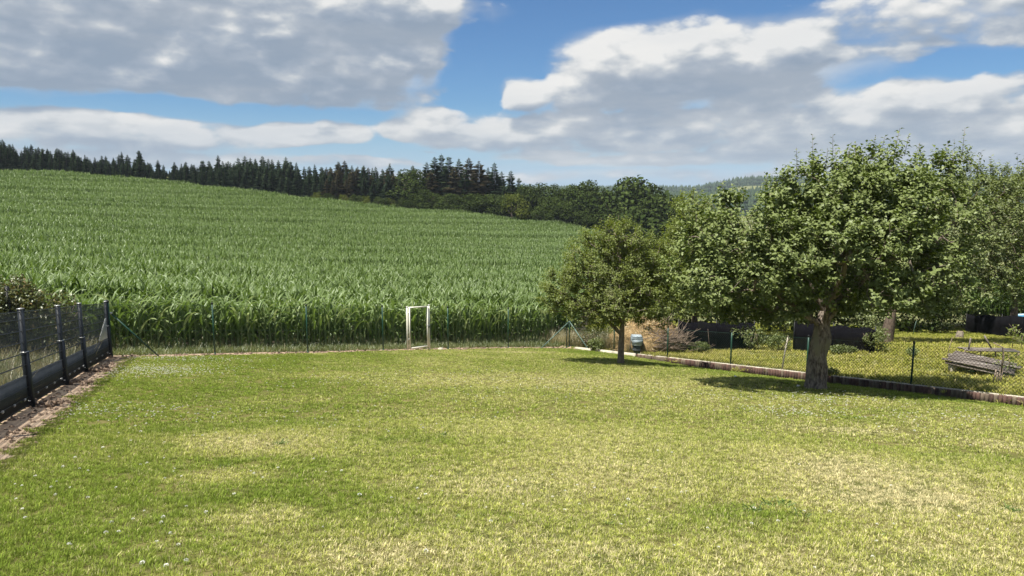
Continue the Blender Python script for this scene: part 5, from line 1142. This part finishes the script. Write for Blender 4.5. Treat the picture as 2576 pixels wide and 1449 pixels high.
# ------------------------------------------------------------------ haze
hb = MB(); hb.box((0, 850, 0), (4200, 3200, 2)); hv = np.concatenate(hb.V)
hv[:, 1] = np.where(hv[:, 1] > 0, 2300, -400); hv[:, 2] = np.where(hv[:, 2] > 0, 55, -45); hv[:, 0] = np.sign(hv[:, 0]) * 2000
mh = bpy.data.materials.new('haze'); mh.use_nodes = True; mh.node_tree.nodes.clear(); NH = NT(mh.node_tree); oh = NH.new('ShaderNodeOutputMaterial'); vh = NH.new('ShaderNodeVolumePrincipled')
vh.inputs['Color'].default_value = (0.72, 0.82, 0.95, 1); vh.inputs['Density'].default_value = 0.00016; NH.l.new(vh.outputs[0], oh.inputs['Volume'])
add('haze', mesh('haze', hv, np.concatenate(hb.F[4]), mh), kind='stuff')

# ------------------------------------------------------------------ clover flowers and broadleaf weeds on the lawn
def flower_mesh(seed):
    g = np.random.default_rng(seed); V, F = [], []; n = 16; B = g.normal(size=(n, 3)); B /= np.linalg.norm(B, axis=1)[:, None]; B[:, 2] = np.abs(B[:, 2]); B *= .008; B[:, 2] += .042
    return leaves_mesh('petals', B * [1, 1, 1], B - [0, 0, .038], g.normal(size=(n, 3)), np.full(n, .008), np.full(n, .0045), M_flower, g)
FM = [flower_mesh(k) for k in range(4)]; m = MB(); m.tube([[0, 0, -.005], [.002, 0, .042]], .0012, 4); STM = m.me('stem', M_weed)
seen = [(65, 1322), (176, 1392), (268, 1358), (282, 1330), (300, 1355), (395, 1382), (407, 1336), (412, 1322), (430, 1365), (450, 1388), (470, 1432), (420, 1447), (360, 1442), (1050, 1245), (1070, 1262), (1390, 1265), (1580, 1275), (1780, 1345), (1890, 1335), (1655, 1145), (1690, 1150), (1072, 1408), (985, 1268), (1235, 1330), (640, 1205), (700, 1190), (590, 1262), (90, 1215), (130, 1240), (160, 1190), (260, 1140), (275, 1160), (190, 1165), (300, 1100), (330, 1120), (355, 1098), (470, 1290), (520, 1310), (2010, 1180), (2210, 1085), (2255, 1090), (2300, 1095), (2380, 1110), (2440, 1130), (1545, 1150), (905, 1265), (860, 1200)]
for (px, py) in seen:
    Q = ground_at(px, py); t = thing('clover_flower', 'single white clover flower head standing in the mown lawn', 'flower', (Q[0], Q[1], hz_(Q[0], Q[1]) + .008), 'white clover flowers dotted over the near lawn')
    a = add('stem', STM, t); b = add('petals', FM[int(rng.integers(0, 4))], t); sc = random.uniform(.85, 1.25)
    for o in (a, b): o.scale = (sc,) * 3; o.rotation_euler.z = random.uniform(0, 6)
# the drifts of clover that nobody could count
fx, fy = [], []
for (px, py, rx, ry, n) in ((380, 935, 1.3, 1.2, 650), (420, 905, 2.0, .7, 300), (250, 1040, 1.2, .8, 160), (2100, 1010, 1.2, .8, 150), (2000, 1040, 1.0, .6, 130), (2400, 1060, 1.6, .8, 120), (1100, 960, 4, 2, 220), (1700, 1000, 3, 1.5, 160), (700, 1060, 2.5, 1.5, 90), (1700, 1300, 2.5, 1, 40), (300, 1250, 1.2, 1, 25)):
    c = ground_at(px, py); fx.append(rng.normal(c[0], rx * .6, n)); fy.append(rng.normal(c[1], ry * .6, n))
fx = np.concatenate(fx); fy = np.concatenate(fy); k = in_lawn(fx, fy) & (fy > 2.8); fx, fy = fx[k], fy[k]; n = len(fx)
scatter('clover_drift', FM, np.stack([fx, fy, H(fx, fy) + .006], -1), np.stack([fx * 0, fx * 0, rng.uniform(0, 6, n)], -1), np.ones((n, 3)) * rng.uniform(.65, 1.0, (n, 1)), rng.integers(0, 4, n), kind='stuff', label='drifts of tiny white clover flowers in the farther lawn', category='clover')
# broad weeds (plantain rosettes)
WL = []
gw = np.random.default_rng(6)
for k in range(5): V, F, r = leaf_strip(np.zeros(3), 0, 1, .14, gw.uniform(.7, 1.1), gw.uniform(.4, .9), gw.normal(0, .3), 5, True, gw.random()); WL.append(mesh('leaf', V, F, M_weed, r))
for (px, py, s, nl, lab) in [(1160, 1308, .13, 9, 'large broad leaved weed rosette in the middle of the near lawn'), (1535, 1325, .10, 10, 'grey green weed rosette right of the lawn centre near the bottom'), (465, 1220, .10, 7, 'pale leaved weed on the left lawn beside a dry patch'), (700, 1122, .14, 12, 'dark weed tuft at the edge of the upper left dry patch'), (1115, 1100, .14, 9, 'dark weed tuft in the middle distance of the lawn'),
                             (2545, 1292, .14, 14, 'dark weed tuft at the right edge of the lawn'), (2400, 1275, .10, 9, 'dark weed left of the one at the right edge'), (2215, 1352, .08, 8, 'small grey weed in the lower right lawn'), (905, 1405, .09, 8, 'grey weed low in the lawn left of the bottom middle'), (1490, 1408, .09, 8, 'weed in the dry patch near the bottom middle'), (2330, 1262, .08, 8, 'little weed inside the right hand dry area'),
                             (1960, 1275, .15, 14, 'bright long bladed grass tuft right of the lawn centre'), (1890, 1290, .14, 12, 'bright grass tuft left of another one in the right lawn'), (2010, 1300, .13, 10, 'bright tuft at the lower end of the tall green patch'), (1690, 1420, .08, 7, 'blue green weed at the bottom right of centre'), (560, 1180, .10, 10, 'dark tuft beside the left dry patch'), (1980, 1105, .09, 9, 'grey green weed below the big apple tree shade')]:
    Q = ground_at(px, py); t = thing('lawn_weed', lab, 'weed', (Q[0], Q[1], hz_(Q[0], Q[1]) + .004)); tuft = 'tuft' in lab
    for q in range(nl * 3 if tuft else nl + 3):
        o = add('leaf', WL[q % 5], t); L = s * random.uniform(.45, .9) * (.8 if tuft else .9); o.scale = (L, L * (.30 if tuft else .85), L * (.9 if tuft else .5)); o.rotation_euler = (random.uniform(-.3, .3), random.uniform(-.45, .25) if tuft else 0, q * 2.4 + random.uniform(-.3, .3))
        if tuft: o.location = (random.gauss(0, s * .35), random.gauss(0, s * .3), 0)
# two fallen pale leaves in the shade of the apple tree
for (px, py, lab) in ((1846, 972, 'pale fallen leaf on the shaded turf left of the apple trunk'), (2003, 977, 'pale fallen leaf right beside the apple trunk')):
    Q = ground_at(px, py - 20 if py == 972 else py); o = add('fallen_leaf', leaves_mesh('fallen_leaf', np.zeros((1, 3)), np.array([[1.0, .2, .1]]), np.array([[0, -.3, 1.0]]), np.array([.10]), np.array([.035]), M_flower, rng), None, (Q[0], Q[1], hz_(Q[0], Q[1]) + .04)); o['label'] = lab; o['category'] = 'leaf'
